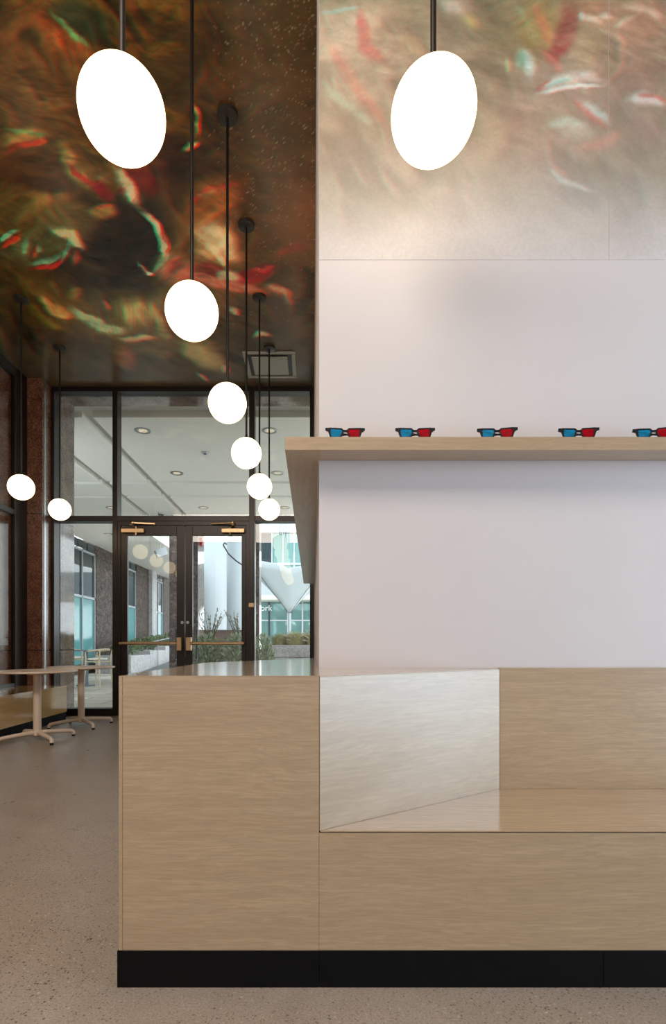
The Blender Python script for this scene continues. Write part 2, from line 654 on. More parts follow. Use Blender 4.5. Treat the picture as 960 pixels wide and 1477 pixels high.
def to_lin(img):
    c = np.clip(img, 0, 255) / 255.0
    return np.where(c <= 0.04045, c / 12.92, ((c + 0.055) / 1.055) ** 2.4)


def grid_mesh(name, pts, cols, mat, parent=None, kind='structure'):
    """pts (ny,nx,3), cols (ny,nx,3) linear"""
    ny, nx = pts.shape[:2]
    idx = np.arange(ny * nx).reshape(ny, nx)
    quads = np.stack([idx[:-1, :-1], idx[:-1, 1:], idx[1:, 1:], idx[1:, :-1]], -1).reshape(-1, 4)
    me = bpy.data.meshes.new(name)
    nq = len(quads)
    me.vertices.add(ny * nx)
    me.vertices.foreach_set('co', pts.reshape(-1).astype(np.float32))
    me.loops.add(nq * 4)
    me.loops.foreach_set('vertex_index', quads.reshape(-1).astype(np.int32))
    me.polygons.add(nq)
    me.polygons.foreach_set('loop_start', np.arange(0, nq * 4, 4, dtype=np.int32))
    me.update(calc_edges=True)
    at = me.color_attributes.new('paint', 'FLOAT_COLOR', 'POINT')
    c4 = np.ones((ny * nx, 4), np.float32)
    c4[:, :3] = cols.reshape(-1, 3)
    at.data.foreach_set('color', c4.reshape(-1))
    me.materials.append(mat)
    me.validate()
    o = bpy.data.objects.new(name, me)
    COL.objects.link(o)
    if parent:
        o.parent = parent
    if kind:
        o['kind'] = kind
    return o


# ------------------------------------------------------------------ SETTING
ZC = 4.66           # ceiling
YD = 7.5            # inner face of the entrance wall
XL = -3.9           # left wall
XW, YW = 0.0265, 2.03   # left edge and front face of the white wall block
XR, YB = 4.6, -3.4      # right and back walls

floor = MB().box(XL - 0.1, XR + 0.1, YB - 0.1, YD + 0.17, -0.12, 0).build('floor', M['floor'])
tag(floor, kind='structure')

# ceiling: plain slab plus the printed mural field
cx0, cx1, cy0, cy1 = XL, XW, 2.9, YD
STEP = 0.009
xs = np.linspace(cx0, cx1, int((cx1 - cx0) / STEP)); ys = np.linspace(cy0, cy1, int((cy1 - cy0) / STEP))
gx, gy = np.meshgrid(xs, ys)
gu = VX + gx * F / gy
gv = VY - (ZC - H) * F / gy


def bg_ceiling(u, v):
    n1 = fbm(u / 130, v / 130, 3, 5); n2 = fbm(u / 50, v / 30, 8, 5)
    base = np.array([66, 50, 27.0]); warmc = np.array([104, 73, 41.0]); deep = np.array([42, 34, 20.0])
    w = sstep(0.45, 0.7, n1) * 0.5 + sstep(380, 440, u) * sstep(150, 330, v) * 0.9
    w = np.clip(w, 0, 1)[..., None]
    d = np.clip(sstep(0.5, 0.72, n2) * 0.7 + sstep(120, 0, u) * sstep(370, 440, v) * 0.6, 0, 1)[..., None]
    img = base * (1 - w) + warmc * w
    img = img * (1 - d) + deep * d
    # sweeping folds of cloth and cloud
    a = u * 0.8 + v * 0.6; b = -u * 0.6 + v * 0.8
    wq = 60 * (fbm(u / 110, v / 110, 61, 2) - .5)
    f1 = .75 * fbm((a + wq) / 90, (b + 1.5 * wq) / 30, 71, 2) + .25 * fbm((a + wq) / 24, (b + 1.5 * wq) / 5, 75, 3)
    rid = 1 - np.abs(2 * f1 - 1)
    red = sstep(.5, .75, fbm(u / 60, v / 60, 91, 3))[..., None]
    tint = np.array([1.3, 1.22, .85]) * (1 - red) + np.array([1.4, 1.0, .8]) * red
    flec = sstep(0.72, 1.0, rid)[..., None] * sstep(430, 300, u)[..., None]
    img = img * (1 - flec * .8) + img * tint * 1.25 * flec * .8
    reflect_gray = sstep(440, 530, v)[..., None]  # grey at the far end: window reflection painted into the print
    img = img * (1 - reflect_gray * .8) + np.array([66, 58, 46.0]) * reflect_gray * .8
    shade = sstep(.58, .75, f1)[..., None] * sstep(440, 320, u)[..., None]
    return img * (1 - .35 * shade)


S, B = 's', 'b'
ceil_items = [
    (B, 30, 250, 90, 60, 10, (92, 68, 34), .6, .7), (B, 60, 320, 90, 34, 14, (98, 82, 42), .6, .75), (B, 240, 300, 60, 60, 30, (66, 44, 28), .7, .7),
    (B, 300, 350, 70, 60, 40, (136, 96, 58), .7, .7), (B, 200, 460, 110, 40, 12, (104, 88, 50), .6, .7), (B, 60, 430, 80, 36, 25, (86, 66, 28), .6, .7), (B, 330, 130, 60, 150, 0, (62, 42, 25), .7, .6),
    (B, 405, 120, 60, 160, 0, (80, 60, 33), .8, .6),
    (B, 60, 70, 80, 50, 25, (112, 70, 36), .5, .9), (B, 118, 30, 48, 26, 20, (44, 52, 32), .4, .9),
    (S, [(45, 15), (90, 58), (128, 82)], 13, (146, 76, 38), .7, .85), (S, [(72, 18), (102, 46), (136, 72)], 4, (92, 132, 76), .6, .95),
    (B, 40, 58, 18, 14, 40, (52, 44, 26), .6, .8),
    (B, 62, 135, 80, 58, 15, (98, 68, 36), .4, .85), (S, [(0, 75), (30, 100), (60, 150), (95, 180)], 9, (112, 80, 44), .8, .7),
    (S, [(10, 85), (45, 120), (70, 165)], 5, (70, 48, 28), .8, .7),
    (S, [(0, 204), (40, 199), (72, 201)], 11, (156, 118, 62), .6, .95), (S, [(0, 222), (40, 211), (66, 206)], 4, (172, 52, 36), .5, .9),
    (S, [(0, 189), (40, 194), (70, 200)], 3, (110, 138, 78), .6, .9),
    (B, 45, 245, 60, 28, 10, (66, 42, 24), .4, .8), (B, 70, 275, 40, 14, 10, (108, 72, 38), .6, .7),
    (B, 60, 268, 38, 11, 10, (52, 36, 22), .4, .85),
    (S, [(92, 205), (104, 243), (140, 263), (165, 262)], 12, (158, 126, 70), .6, .9), (S, [(98, 236), (118, 256), (140, 268)], 4, (180, 58, 44), .5, .85),
    (S, [(150, 215), (180, 235), (196, 245)], 8, (120, 86, 48), .7, .7),
    (S, [(165, 238), (182, 266), (196, 292), (204, 302)], 12, (206, 176, 122), .5, .95), (S, [(170, 272), (188, 280)], 7, (176, 48, 44), .6, .85),
    (B, 206, 264, 26, 15, 38, (150, 44, 40), .35, .95), (B, 208, 225, 40, 40, 0, (88, 42, 32), .8, .6),
    (S, [(132, 260), (150, 278), (166, 296)], 9, (136, 36, 38), .5, .9),
    (B, 190, 340, 56, 62, 15, (36, 31, 25), .35, .95), (B, 150, 385, 80, 38, 10, (38, 33, 25), .5, .9), (B, 268, 240, 45, 35, -20, (46, 32, 24), .7, .8),
    (B, 60, 352, 55, 26, -18, (84, 86, 52), .5, .9), (S, [(0, 350), (14, 338), (32, 331)], 4, (122, 176, 132), .5, .95),
    (S, [(0, 357), (20, 344), (34, 336)], 3.2, (190, 52, 34), .5, .95), (S, [(40, 386), (70, 379), (96, 364)], 5, (136, 184, 138), .6, .95),
    (S, [(40, 391), (74, 384), (96, 370)], 3, (196, 50, 40), .4, .95), (S, [(74, 330), (104, 340), (122, 356)], 7, (184, 170, 114), .6, .95),
    (S, [(106, 344), (102, 360), (94, 376)], 4, (120, 160, 116), .5, .9), (S, [(110, 358), (112, 372), (108, 386)], 4, (190, 90, 60), .5, .8),
    (S, [(40, 342), (36, 358), (34, 372)], 4, (124, 158, 110), .6, .85), (S, [(50, 350), (47, 366), (44, 376)], 3.5, (166, 62, 40), .6, .8), (S, [(58, 352), (54, 366)], 4, (120, 158, 118), .6, .8),
    (S, [(0, 312), (60, 300), (108, 312), (124, 346)], 15, (104, 88, 44), .7, .85), (S, [(34, 270), (60, 292), (110, 282)], 8, (136, 100, 48), .7, .8),
    (B, 150, 308, 20, 10, -5, (134, 104, 54), .4, .9), (S, [(132, 302), (165, 300)], 3, (160, 64, 40), .6, .7),
    (S, [(204, 302), (222, 322), (238, 346), (236, 370)], 5, (206, 184, 136), .5, .95), (S, [(232, 330), (240, 350), (236, 372)], 3.5, (188, 66, 50), .5, .8),
    (B, 248, 388, 24, 18, 20, (186, 120, 86), .6, .9), (S, [(222, 392), (236, 376), (250, 372)], 5, (140, 160, 118), .5, .8),
    (S, [(200, 375), (212, 390), (222, 396)], 2.6, (190, 196, 160), .4, .95), (S, [(202, 380), (214, 394)], 2, (196, 60, 50), .4, .9),
    (S, [(236, 378), (262, 392), (305, 402), (350, 414), (392, 424)], 9, (172, 88, 66), .6, .9), (S, [(280, 398), (330, 410), (380, 420)], 3, (120, 120, 92), .6, .6),
    (B, 308, 292, 48, 32, -38, (160, 92, 42), .5, .9), (S, [(262, 305), (300, 274), (352, 258)], 5, (180, 66, 42), .7, .85),
    (S, [(280, 286), (300, 282), (318, 270)], 4, (144, 116, 66), .6, .8),
    (S, [(284, 326), (316, 344), (346, 374)], 17, (206, 172, 122), .45, .95), (B, 330, 396, 18, 9, 12, (204, 172, 124), .5, .95),
    (S, [(290, 340), (318, 366), (340, 380)], 4, (150, 92, 58), .6, .7), (S, [(300, 326), (330, 350)], 3, (240, 214, 166), .5, .8),
    (B, 305, 362, 22, 22, 30, (188, 142, 96), .6, .8), (S, [(286, 386), (310, 392), (330, 384)], 6, (140, 52, 44), .6, .8),
    (S, [(342, 398), (366, 400), (396, 384)], 10, (150, 40, 40), .45, .95), (S, [(356, 388), (376, 392), (394, 382)], 3, (196, 64, 52), .5, .8),
    (S, [(376, 412), (400, 418), (416, 430), (418, 446)], 7, (176, 100, 68), .5, .95), (S, [(386, 412), (412, 424), (420, 444)], 3, (206, 150, 110), .5, .8),
    (B, 400, 440, 22, 12, 20, (78, 58, 42), .6, .85), (B, 350, 450, 46, 22, 12, (86, 70, 52), .6, .7),
    (B, 425, 300, 44, 60, 0, (128, 82, 48), .8, .7), (S, [(390, 368), (420, 358), (450, 352)], 7, (150, 74, 50), .8, .6),
    (S, [(282, 148), (290, 172), (288, 196)], 3.5, (214, 150, 84), .5, .95), (S, [(264, 216), (276, 208), (292, 202)], 4, (224, 172, 104), .5, .95),
    (S, [(270, 160), (300, 90), (312, 60)], 7, (98, 58, 34), .9, .6),
    (S, [(48, 418), (72, 440), (110, 456)], 8, (176, 126, 62), .5, .95), (S, [(20, 398), (60, 424), (92, 436)], 6, (108, 82, 36), .7, .7),
    (S, [(102, 444), (128, 462), (160, 472), (190, 478)], 7, (150, 170, 116), .55, .95), (S, [(120, 452), (150, 470), (182, 474)], 3, (196, 204, 154), .5, .8),
    (S, [(166, 484), (196, 490), (228, 490)], 4, (170, 136, 92), .6, .9), (B, 196, 452, 36, 20, 15, (146, 124, 72), .5, .85), (S, [(150, 430), (160, 444)], 4, (170, 90, 60), .5, .8),
    (S, [(30, 428), (60, 458), (96, 478)], 5, (122, 100, 34), .6, .85), (S, [(105, 416), (112, 430)], 7, (124, 94, 44), .7, .7), (S, [(70, 400), (90, 428)], 4, (110, 86, 40), .7, .7),
    (B, 250, 440, 30, 24, 0, (132, 110, 66), .6, .8), (S, [(226, 450), (232, 480), (248, 490)], 6, (148, 134, 84), .6, .8),
    (S, [(262, 484), (296, 508), (326, 536)], 16, (140, 122, 80), .6, .9), (S, [(318, 528), (330, 538)], 5, (190, 140, 100), .5, .9), (S, [(332, 440), (346, 452)], 5, (196, 164, 124), .5, .9),
    (S, [(284, 540), (304, 552)], 2.5, (190, 130, 90), .5, .8),
    (S, [(364, 486), (372, 476), (390, 484)], 4, (206, 186, 140), .5, .9), (B, 176, 514, 16, 14, 20, (150, 92, 60), .7, .8),
    (S, [(292, 330), (318, 346), (342, 372)], 11, (236, 206, 156), .6, 1), (S, [(296, 352), (312, 362), (330, 384)], 6, (232, 202, 156), .6, 1), (B, 332, 397, 15, 7, 12, (234, 206, 160), .5, 1),
    (S, [(168, 244), (184, 268), (200, 300)], 7, (236, 212, 164), .6, 1), (S, [(200, 306), (226, 328), (240, 356), (236, 376)], 3.5, (228, 208, 160), .5, 1),
    (S, [(78, 332), (108, 346), (122, 360)], 5, (216, 204, 150), .6, 1), (S, [(108, 448), (140, 466), (182, 478)], 5, (188, 204, 150), .6, 1), (S, [(54, 422), (78, 448), (108, 456)], 5, (206, 152, 84), .6, 1),
    (S, [(172, 484), (200, 490), (226, 490)], 3, (206, 172, 120), .6, 1), (B, 205, 452, 26, 12, 15, (170, 150, 92), .6, .9), (S, [(258, 392), (300, 402), (352, 416), (388, 424)], 5, (206, 120, 92), .6, .95),
    (B, 290, 512, 26, 12, 38, (166, 148, 100), .6, .9),
]
pt = anaglyph(gu, gv, 2.1, 0.5, bg_ceiling, ceil_items, 8, 42, 5, lambda u, v: .18 + .42 * sstep(450, 320, u) * sstep(540, 460, v))
# scattered bright flecks of the print
rng = np.random.default_rng(4)
for k in range(760):
    fu = 300 + 158 * rng.random() ** 0.7; fv = 470 * rng.random()
    fd = F * (ZC - H) / (VY - fv); fxx = (fu - VX) * fd / F
    if not (cx0 < fxx < cx1 and cy0 < fd < cy1):
        continue
    i = int((fxx - cx0) / STEP); j = int((fd - cy0) / STEP)
    colr = [(190, 120, 90), (150, 160, 120), (206, 190, 150)][rng.integers(3)]
    amt = 0.12 + 0.4 * rng.random()
    for q in range(1 + int(fv > 150 and rng.random() < .6)):
        if 0 <= j + q < pt.shape[0] and 0 <= i - q < pt.shape[1]:
            pt[j + q, i - q] = pt[j + q, i - q] * (1 - amt) + np.array(colr) * amt
pts = np.stack([gx, gy, np.full_like(gx, ZC)], -1)[:, ::-1]
ceiling = grid_mesh('ceiling', pts, to_lin(pt)[:, ::-1] * 1.0, M['mural'])
MB().box(XL - .1, XR + .1, YB - .1, YD + .17, ZC + 0.001, ZC + 0.16).build('ceiling_slab', M['white'], ceiling)
# the print runs on over the rest of the room's ceiling
xs3 = np.linspace(XL - .05, XR + .05, 290); ys3 = np.linspace(YB - .05, cy0, 215)
gx3, gy3 = np.meshgrid(xs3, ys3)
mx3 = -np.abs(gx3); my3 = np.minimum(2 * cy0 - gy3, 7.4)
u3 = VX + mx3 * F / my3; v3 = VY - (ZC - H) * F / my3
pt3 = anaglyph(u3, v3, 2.1, 0.5, bg_ceiling, ceil_items, 8, 42, 5, lambda u, v: .18 + .42 * sstep(450, 320, u) * sstep(540, 460, v))
grid_mesh('printed_panel', np.stack([gx3, gy3, np.full_like(gx3, ZC)], -1)[:, ::-1], to_lin(pt3)[:, ::-1], M['mural'], ceiling, None)

# white wall block (front face YW, left face XW)
wall = MB().box(XW, XR + 0.1, YW, YD + 0.17, 0, ZC).build('wall_center', M['white'])
tag(wall, kind='structure')
# printed, fading wall covering in two sheets with a seam
def bg_wall(u, v):
    n1 = fbm(u / 110, v / 110, 31, 5)
    a = np.array([136, 127, 104.0]); b = np.array([154, 138, 120.0])
    w = sstep(0.35, 0.65, n1)[..., None]
    img = a * (1 - w) + b * w
    aa = u * 0.5 + v * 0.87; bb = -u * 0.87 + v * 0.5
    wq = 60 * (fbm(u / 120, v / 120, 61, 2) - .5)
    f1 = fbm((aa + wq) / 110, (bb + wq) / 45, 171, 3)
    rid = sstep(.78, 1, 1 - np.abs(2 * f1 - 1))[..., None]
    img = img + rid * np.array([11, 9, 7.0])
    return img * (1 - .14 * sstep(.56, .72, f1)[..., None])


wall_items = [
    (B, 500, 120, 70, 90, 20, (182, 166, 142), .7, .6), (B, 800, 170, 90, 70, -10, (186, 160, 146), .7, .6), (B, 920, 190, 60, 80, 10, (160, 144, 136), .7, .6), (B, 700, 80, 50, 120, 0, (132, 120, 94), .8, .6), (B, 690, 230, 40, 50, 0, (196, 180, 156), .8, .5),
    (B, 498, 52, 52, 38, 10, (206, 188, 164), .35, .9), (S, [(462, 20), (495, 16), (528, 12)], 3, (150, 186, 180), .5, .9),
    (S, [(524, 12), (526, 70), (560, 92)], 9, (190, 90, 84), .4, .9), (S, [(470, 55), (520, 130), (560, 190)], 8, (190, 120, 104), .8, .7),
    (S, [(462, 110), (500, 150), (545, 190)], 5, (160, 176, 150), .8, .7), (S, [(530, 60), (575, 40), (610, 70)], 14, (110, 100, 78), .8, .7),
    (S, [(568, 80), (595, 66), (620, 80)], 12, (160, 138, 104), .8, .7), (B, 655, 8, 18, 10, 20, (214, 204, 190), .6, .9), (B, 680, 30, 12, 8, 45, (196, 172, 110), .6, .85),
    (B, 560, 70, 40, 60, 20, (190, 166, 140), .9, .6),
    (S, [(742, 0), (765, 40), (775, 62)], 6, (150, 196, 172), .6, .9), (B, 745, 40, 30, 50, 10, (140, 122, 86), .7, .7),
    (B, 780, 40, 28, 40, 10, (174, 144, 84), .5, .85), (S, [(768, 0), (784, 40), (792, 66)], 6, (200, 122, 92), .6, .8),
    (S, [(822, 0), (824, 30), (812, 66), (806, 84)], 15, (140, 66, 62), .35, .95), (B, 800, 78, 10, 12, 20, (150, 68, 64), .4, .9),
    (B, 850, 62, 24, 34, 0, (178, 156, 118), .6, .8), (B, 850, 14, 36, 20, 10, (182, 132, 102), .6, .9), (B, 930, 16, 40, 18, 5, (176, 132, 104), .6, .9),
    (B, 852, 28, 14, 5, 10, (232, 224, 206), .6, .9), (B, 874, 24, 8, 4, 10, (228, 220, 200), .6, .9), (B, 926, 16, 20, 5, 10, (226, 214, 196), .6, .8), (B, 950, 24, 10, 4, 10, (228, 216, 200), .6, .8), (S, [(838, 18), (842, 30)], 4, (226, 226, 214), .5, .9),
    (B, 930, 44, 40, 22, 0, (206, 150, 122), .7, .8), (S, [(888, 40), (904, 30), (924, 24)], 4, (210, 196, 166), .5, .9),
    (S, [(884, 42), (900, 56), (898, 92), (876, 124)], 4.5, (214, 170, 140), .5, .9), (S, [(884, 60), (888, 90), (876, 112)], 7, (136, 136, 102), .7, .8),
    (S, [(752, 66), (764, 90), (768, 112)], 9, (196, 216, 206), .6, .95), (S, [(750, 72), (748, 100)], 5, (130, 190, 164), .7, .8),
    (S, [(774, 66), (800, 86), (812, 108)], 6, (204, 128, 112), .7, .8), (S, [(730, 82), (734, 108)], 3, (196, 190, 140), .6, .8),
    (S, [(776, 134), (806, 118), (850, 110), (872, 118)], 8, (226, 214, 204), .5, .95), (S, [(772, 130), (800, 112)], 4, (196, 104, 96), .5, .85),
    (S, [(778, 132), (820, 126), (876, 124)], 3, (236, 240, 236), .4, .95), (S, [(780, 124), (806, 116), (830, 112)], 3, (150, 210, 200), .5, .85),
    (S, [(760, 150), (752, 175), (756, 190)], 9, (164, 130, 116), .8, .7), (B, 800, 160, 30, 18, 20, (176, 160, 138), .7, .7),
    (S, [(838, 146), (858, 156), (882, 180)], 6, (196, 222, 216), .6, .9), (S, [(826, 140), (850, 160), (880, 186)], 5, (206, 124, 114), .7, .8),
    (S, [(906, 146), (930, 142), (960, 152)], 8, (236, 228, 226), .45, .95), (S, [(916, 138), (945, 140), (962, 148)], 2.5, (206, 96, 88), .5, .85),
    (S, [(900, 170), (930, 190), (960, 210)], 18, (160, 136, 128), .9, .7), (B, 920, 100, 40, 30, 10, (170, 128, 110), .9, .7),
    (S, [(790, 184), (820, 172), (850, 180)], 6, (190, 206, 192), .7, .8), (B, 838, 188, 22, 12, 10, (214, 210, 196), .7, .8), (S, [(830, 215), (870, 205), (895, 190)], 8, (210, 152, 138), .8, .8),
    (S, [(794, 246), (812, 262), (860, 278)], 3.5, (206, 222, 212), .6, .8), (S, [(796, 240), (820, 258)], 3, (206, 140, 124), .6, .7),
    (S, [(740, 120), (736, 180), (728, 250)], 12, (160, 134, 120), .9, .6), (S, [(690, 150), (715, 190), (700, 240)], 14, (204, 180, 152), .9, .5),
    (S, [(672, 190), (690, 215), (660, 250)], 5, (186, 150, 134), .8, .5),
]
PXW = F / YW
for nm, xa, xb in (('trim_1', XW, 1.1333), ('trim_2', 1.1347, 2.2)):
    zz = np.linspace(1.005 + (930 - 375) / PXW, ZC, 330); xx = np.linspace(xa, xb, int((xb - xa) / 0.0045))
    gx2, gz2 = np.meshgrid(xx, zz)
    u2 = VX + gx2 * PXW; v2 = VY - (gz2 - H) * PXW
    im = anaglyph(u2, v2, 1.8, 0.4, bg_wall, [it[:-2] + (min(1, it[-2] * 1.3), it[-1] * .7) for it in wall_items], 6, 60, 77, lambda u, v: .04 + .2 * sstep(260, 60, v))
    fade = sstep(165, 392, v2 + 50 * (fbm(u2 / 90, v2 / 90, 41) - 0.5))[..., None]
    im = im * (1 - fade) + np.array([206, 201, 202.0]) * fade
    o = grid_mesh(nm, np.stack([gx2, np.full_like(gx2, YW - 0.0013), gz2], -1), to_lin(im), M['mural_wall'])
    e = MB()
    z0_ = float(zz[0])
    e.box(xa, xb, YW - 0.0012, YW, z0_, ZC)
    e.build('panel_core', M['white'], o)

# left wall: storefront glazing with granite behind it
w3 = thing('wall_left', (XL, 2, 0), kind='structure')
MB().box(-4.2, -3.96, 2.0, 7.26, 0, ZC).build('granite_facing', M['gran_in'], w3)
MB().box(-4.2, XL - 0.02, YB, 1.99, 0, ZC).build('plaster_return', M['white'], w3)
win = thing('window_1', (XL, 5, 0), kind='structure')
for y0, y1, nm in ((2.0, 2.2, 'mullion'), (4.6, 4.75, 'mullion'), (6.97, 7.26, 'mullion')):
    MB().box(XL - 0.055, XL + 0.002, y0, y1, 0, ZC).build(nm, M['frame'], win, bevel=0.004)
MB().box(XL - 0.055, XL, 2.2, 6.97, 4.53, ZC).build('head_rail', M['frame'], win)
for y0, y1 in ((2.2, 4.6), (4.75, 6.97)):
    MB().box(XL - 0.055, XL - 0.005, y0, y1, 2.71, 2.78).build('transom', M['frame'], win)
    MB().box(XL - 0.055, XL - 0.005, y0, y1, 0.0, 0.5).build('sill_panel', M['frame'], win)
    MB().box(XL - 0.035, XL - 0.025, y0, y1, 0.5, 2.71).build('pane', M['glass_coated'], win)
    MB().box(XL - 0.035, XL - 0.025, y0, y1, 2.78, 4.53).build('pane', M['glass_coated'], win)
# granite column in the corner
col_s = thing('wall_corner', (-3.8, 7.4, 0), kind='structure')
MB().box(XL - 0.5, -3.69, 7.262, 7.67, 0, ZC).build('granite_column', M['gran_in'], col_s, bevel=0.003)
MB().box(-3.6895, -3.684, 7.30, 7.345, 0, ZC).build('reflection_strip', M['steel'], col_s)  # added pale strip standing in for a reflection on the polished granite

# unseen rest of the room: right wall with its shop window, wall behind the camera
wr = thing('wall_right', (XR, 0, 0), kind='structure')
MB().box(XR, XR + .1, YB, -1.85, 0, ZC).box(XR, XR + .1, 1.85, YW, 0, ZC).box(XR, XR + .1, -1.85, 1.85, 0, .04).box(XR, XR + .1, -1.85, 1.85, 2.9, ZC).build('plaster', M['white'], wr)
wbk = thing('wall_back', (0, YB, 0), kind='structure')
MB().box(XL - .1, XR + .1, YB - .1, YB, 0, ZC).build('plaster', M['white'], wbk)


# ------------------------------------------------------------------ entrance glazing and doors
def zx(px):
    return (px - VX) / 102.0


def zz_(py):
    return H + (VY - py) / 102.0


MD = 7.67
ent = thing('window_2', (-1.8, YD, 0), kind='structure')
jl = (-3.69, -3.647); m1 = (-2.824, -2.755); m2 = (-0.892, -0.814); jr = (-0.032, XW)
for a in (jl, m1, m2, jr):
    MB().box(a[0], a[1], YD, MD, 0, ZC).build('mullion', M['frame'], ent, bevel=0.003)
for a, b in ((jl[1], m1[0]), (m1[1], m2[0]), (m2[1], jr[0])):
    MB().box(a, b, YD, MD, 4.59, ZC).build('head_rail', M['frame'], ent, bevel=0.003)
    MB().box(a, b, YD, MD, 2.755, 2.83).build('transom', M['frame'], ent, bevel=0.003)
    MB().box(a, b, 7.6, 7.61, 2.83, 4.59).build('pane', M['glass'], ent)
for a, b in ((jl[1], m1[0]), (m2[1], jr[0])):
    MB().box(a, b, YD, MD, 0.0, 0.1).build('sill_rail', M['frame'], ent, bevel=0.003)
    MB().box(a, b, 7.6, 7.61, 0.1, 2.755).build('pane', M['glass'], ent)
# door frame
MB().box(m1[1], m1[1] + .042, YD + .01, MD, 0, 2.755).build('door_jamb', M['frame'], ent)
MB().box(m2[0] - .042, m2[0], YD + .01, MD, 0, 2.755).build('door_jamb', M['frame'], ent)
MB().box(m1[1] + .042, m2[0] - .042, YD + .01, MD, 2.70, 2.755).build('door_head', M['frame'], ent)
plate = MB().box(-0.895, -0.825, YD - 0.006, YD - 0.0005, 1.54, 1.595).build('label_plate', M['brass'], ent)


def door(name, x0, x1, gx0, gx1, hinge_left):
    d = thing(name, ((x0 + x1) / 2, YD + .03, 0), kind='structure')
    y0, y1 = YD + 0.02, YD + 0.07
    f = MB()
    f.box(x0, gx0, y0, y1, 0.012, 2.695)
    f.box(gx1, x1, y0, y1, 0.012, 2.695)
    f.box(gx0, gx1, y0, y1, 2.554, 2.695)
    f.box(gx0, gx1, y0, y1, 0.012, 0.26)
    f.build('leaf_frame', M['frame'], d, bevel=0.003)
    MB().box(gx0, gx1, y0 + .02, y0 + .03, .26, 2.554).build('pane', M['glass'], d)
    s = 1 if hinge_left else -1
    xf = x0 if hinge_left else x1      # hinge side
    xm = x1 if hinge_left else x0      # meeting side
    # push bar
    bar = MB()
    bx0, bx1 = (x0 + 0.0, xm - 0.1) if hinge_left else (xm + 0.1, x1 - 0.02)
    bar.tube([(bx0, y0 - .065, 1.025), (bx1, y0 - .065, 1.025)], 0.024, 14)
    b = bar.build('push_bar', M['brass'], d, smooth=True)
    MB().tube([(bx0 + .015, y0 - .065, 1.025), (bx0 + .015, y0, 1.025)] if hinge_left else [(bx1 - .015, y0 - .065, 1.025), (bx1 - .015, y0, 1.025)], 0.02, 10).build('bracket', M['brass'], b, smooth=True)
    ex = sorted((xm - s * 0.10, xm - s * 0.025))
    MB().box(ex[0], ex[1], y0 - .09, y0, 0.92, 1.11).build('latch_box', M['brass'], b, bevel=0.008)
    # closer
    cb = sorted((xf + s * 0.015, xf + s * 0.34))
    c = MB().box(cb[0], cb[1], y0 - .055, y0, 2.585, 2.645).build('door_closer', M['brass'], d, bevel=0.006)
    px_ = xf + s * 0.22
    arm = MB()
    arm.cyl(px_, y0 - .03, .018, 2.56, 2.67, 12)
    arm.tube([(px_, y0 - .03, 2.668), (px_ - s * .06, y0 - .09, 2.69), (px_ + s * 0.0, y0 - .10, 2.705)], 0.011, 8)
    arm.obox((px_ + s * 0.12, y0 - .06, 2.712), (0.15, 0.03 * s, 0), (0, .012, 0), (0, 0, .009))
    arm.build('closer_arm', M['brass'], c, smooth=False)
    MB().lathe([(0.0, 2.70), (.035, 2.705), (.035, 2.73), (.02, 2.745), (0, 2.75)], px_ - s * .04, y0 - .045, 16).build('closer_shoe', M['brass'], c, smooth=True)
    lk = MB()
    lk.tube([(xm - s * .035, y0 - .014, 1.32), (xm - s * .035, y0, 1.32)], 0.02, 16)
    lk.build('lock_cylinder', M['steel'], d, smooth=True)
    # outside pull handle
    px2 = gx1 - .035 if hinge_left else gx0 + .035
    MB().tube([(px2, y1, 1.26), (px2, y1 + .06, 1.24), (px2, y1 + .06, .80), (px2, y1, .78)], 0.012, 8).build('pull_handle', M['cable'], d, smooth=True)
    return d


door('door_1', -2.708, -1.806, -2.618, -1.92, True)
door('door_2', -1.799, -0.939, -1.696, -1.0, False)

# granite portal outside (reveal on the left, lintel above)
portal = MB()
portal.box(-4.9, -3.64, MD + .002, 8.12, 0, 5.6)
portal.box(-3.64, 1.2, MD + .002, 8.12, 4.655, 5.6)
portal.box(0.06, 1.2, MD + .002, 8.12, 0, 4.655)
tag(portal.build('wall_portal', M['gran_polish']), kind='structure')

# ------------------------------------------------------------------ PLAZA
tag(MB().box(-40, 40, MD + .17, 90, -0.1, -0.005).build('ground_plaza', M['pavers']), kind='structure')

ZS = 4.6
sof = thing('ceiling_soffit', (-2, 11, ZS), kind='structure')
sl = MB()
sl.prism([(-7.83, 8.125), (9, 8.125), (9, 15.3), (-5.28, 15.3), (-5.28, 24), (-6.5, 29), (-7.83, 29)], ZS + .1, ZS + .6)
sl.build('soffit_slab', M['soffit_gap'], sof)
g = .085
for x0, x1 in ((-7.83, -4.6), (-4.6, -3.55), (-3.55, 9)):
    for y0, y1 in ((8.3, 11.75), (11.75, 12.86), (12.86, 15.3)):
        MB().box(x0 + (g if x0 > -7 else 0), x1 - (g if x1 < 8 else 0), y0 + g, y1 - (g if y1 < 15 else 0), ZS, ZS + .1).build('soffit_panel', M['soffit'], sof)
MB().prism([(-7.83, 15.31), (-5.28, 15.31), (-5.28, 24), (-6.5, 29), (-7.83, 29)], ZS, ZS + .1).build('soffit_panel', M['soffit'], sof)

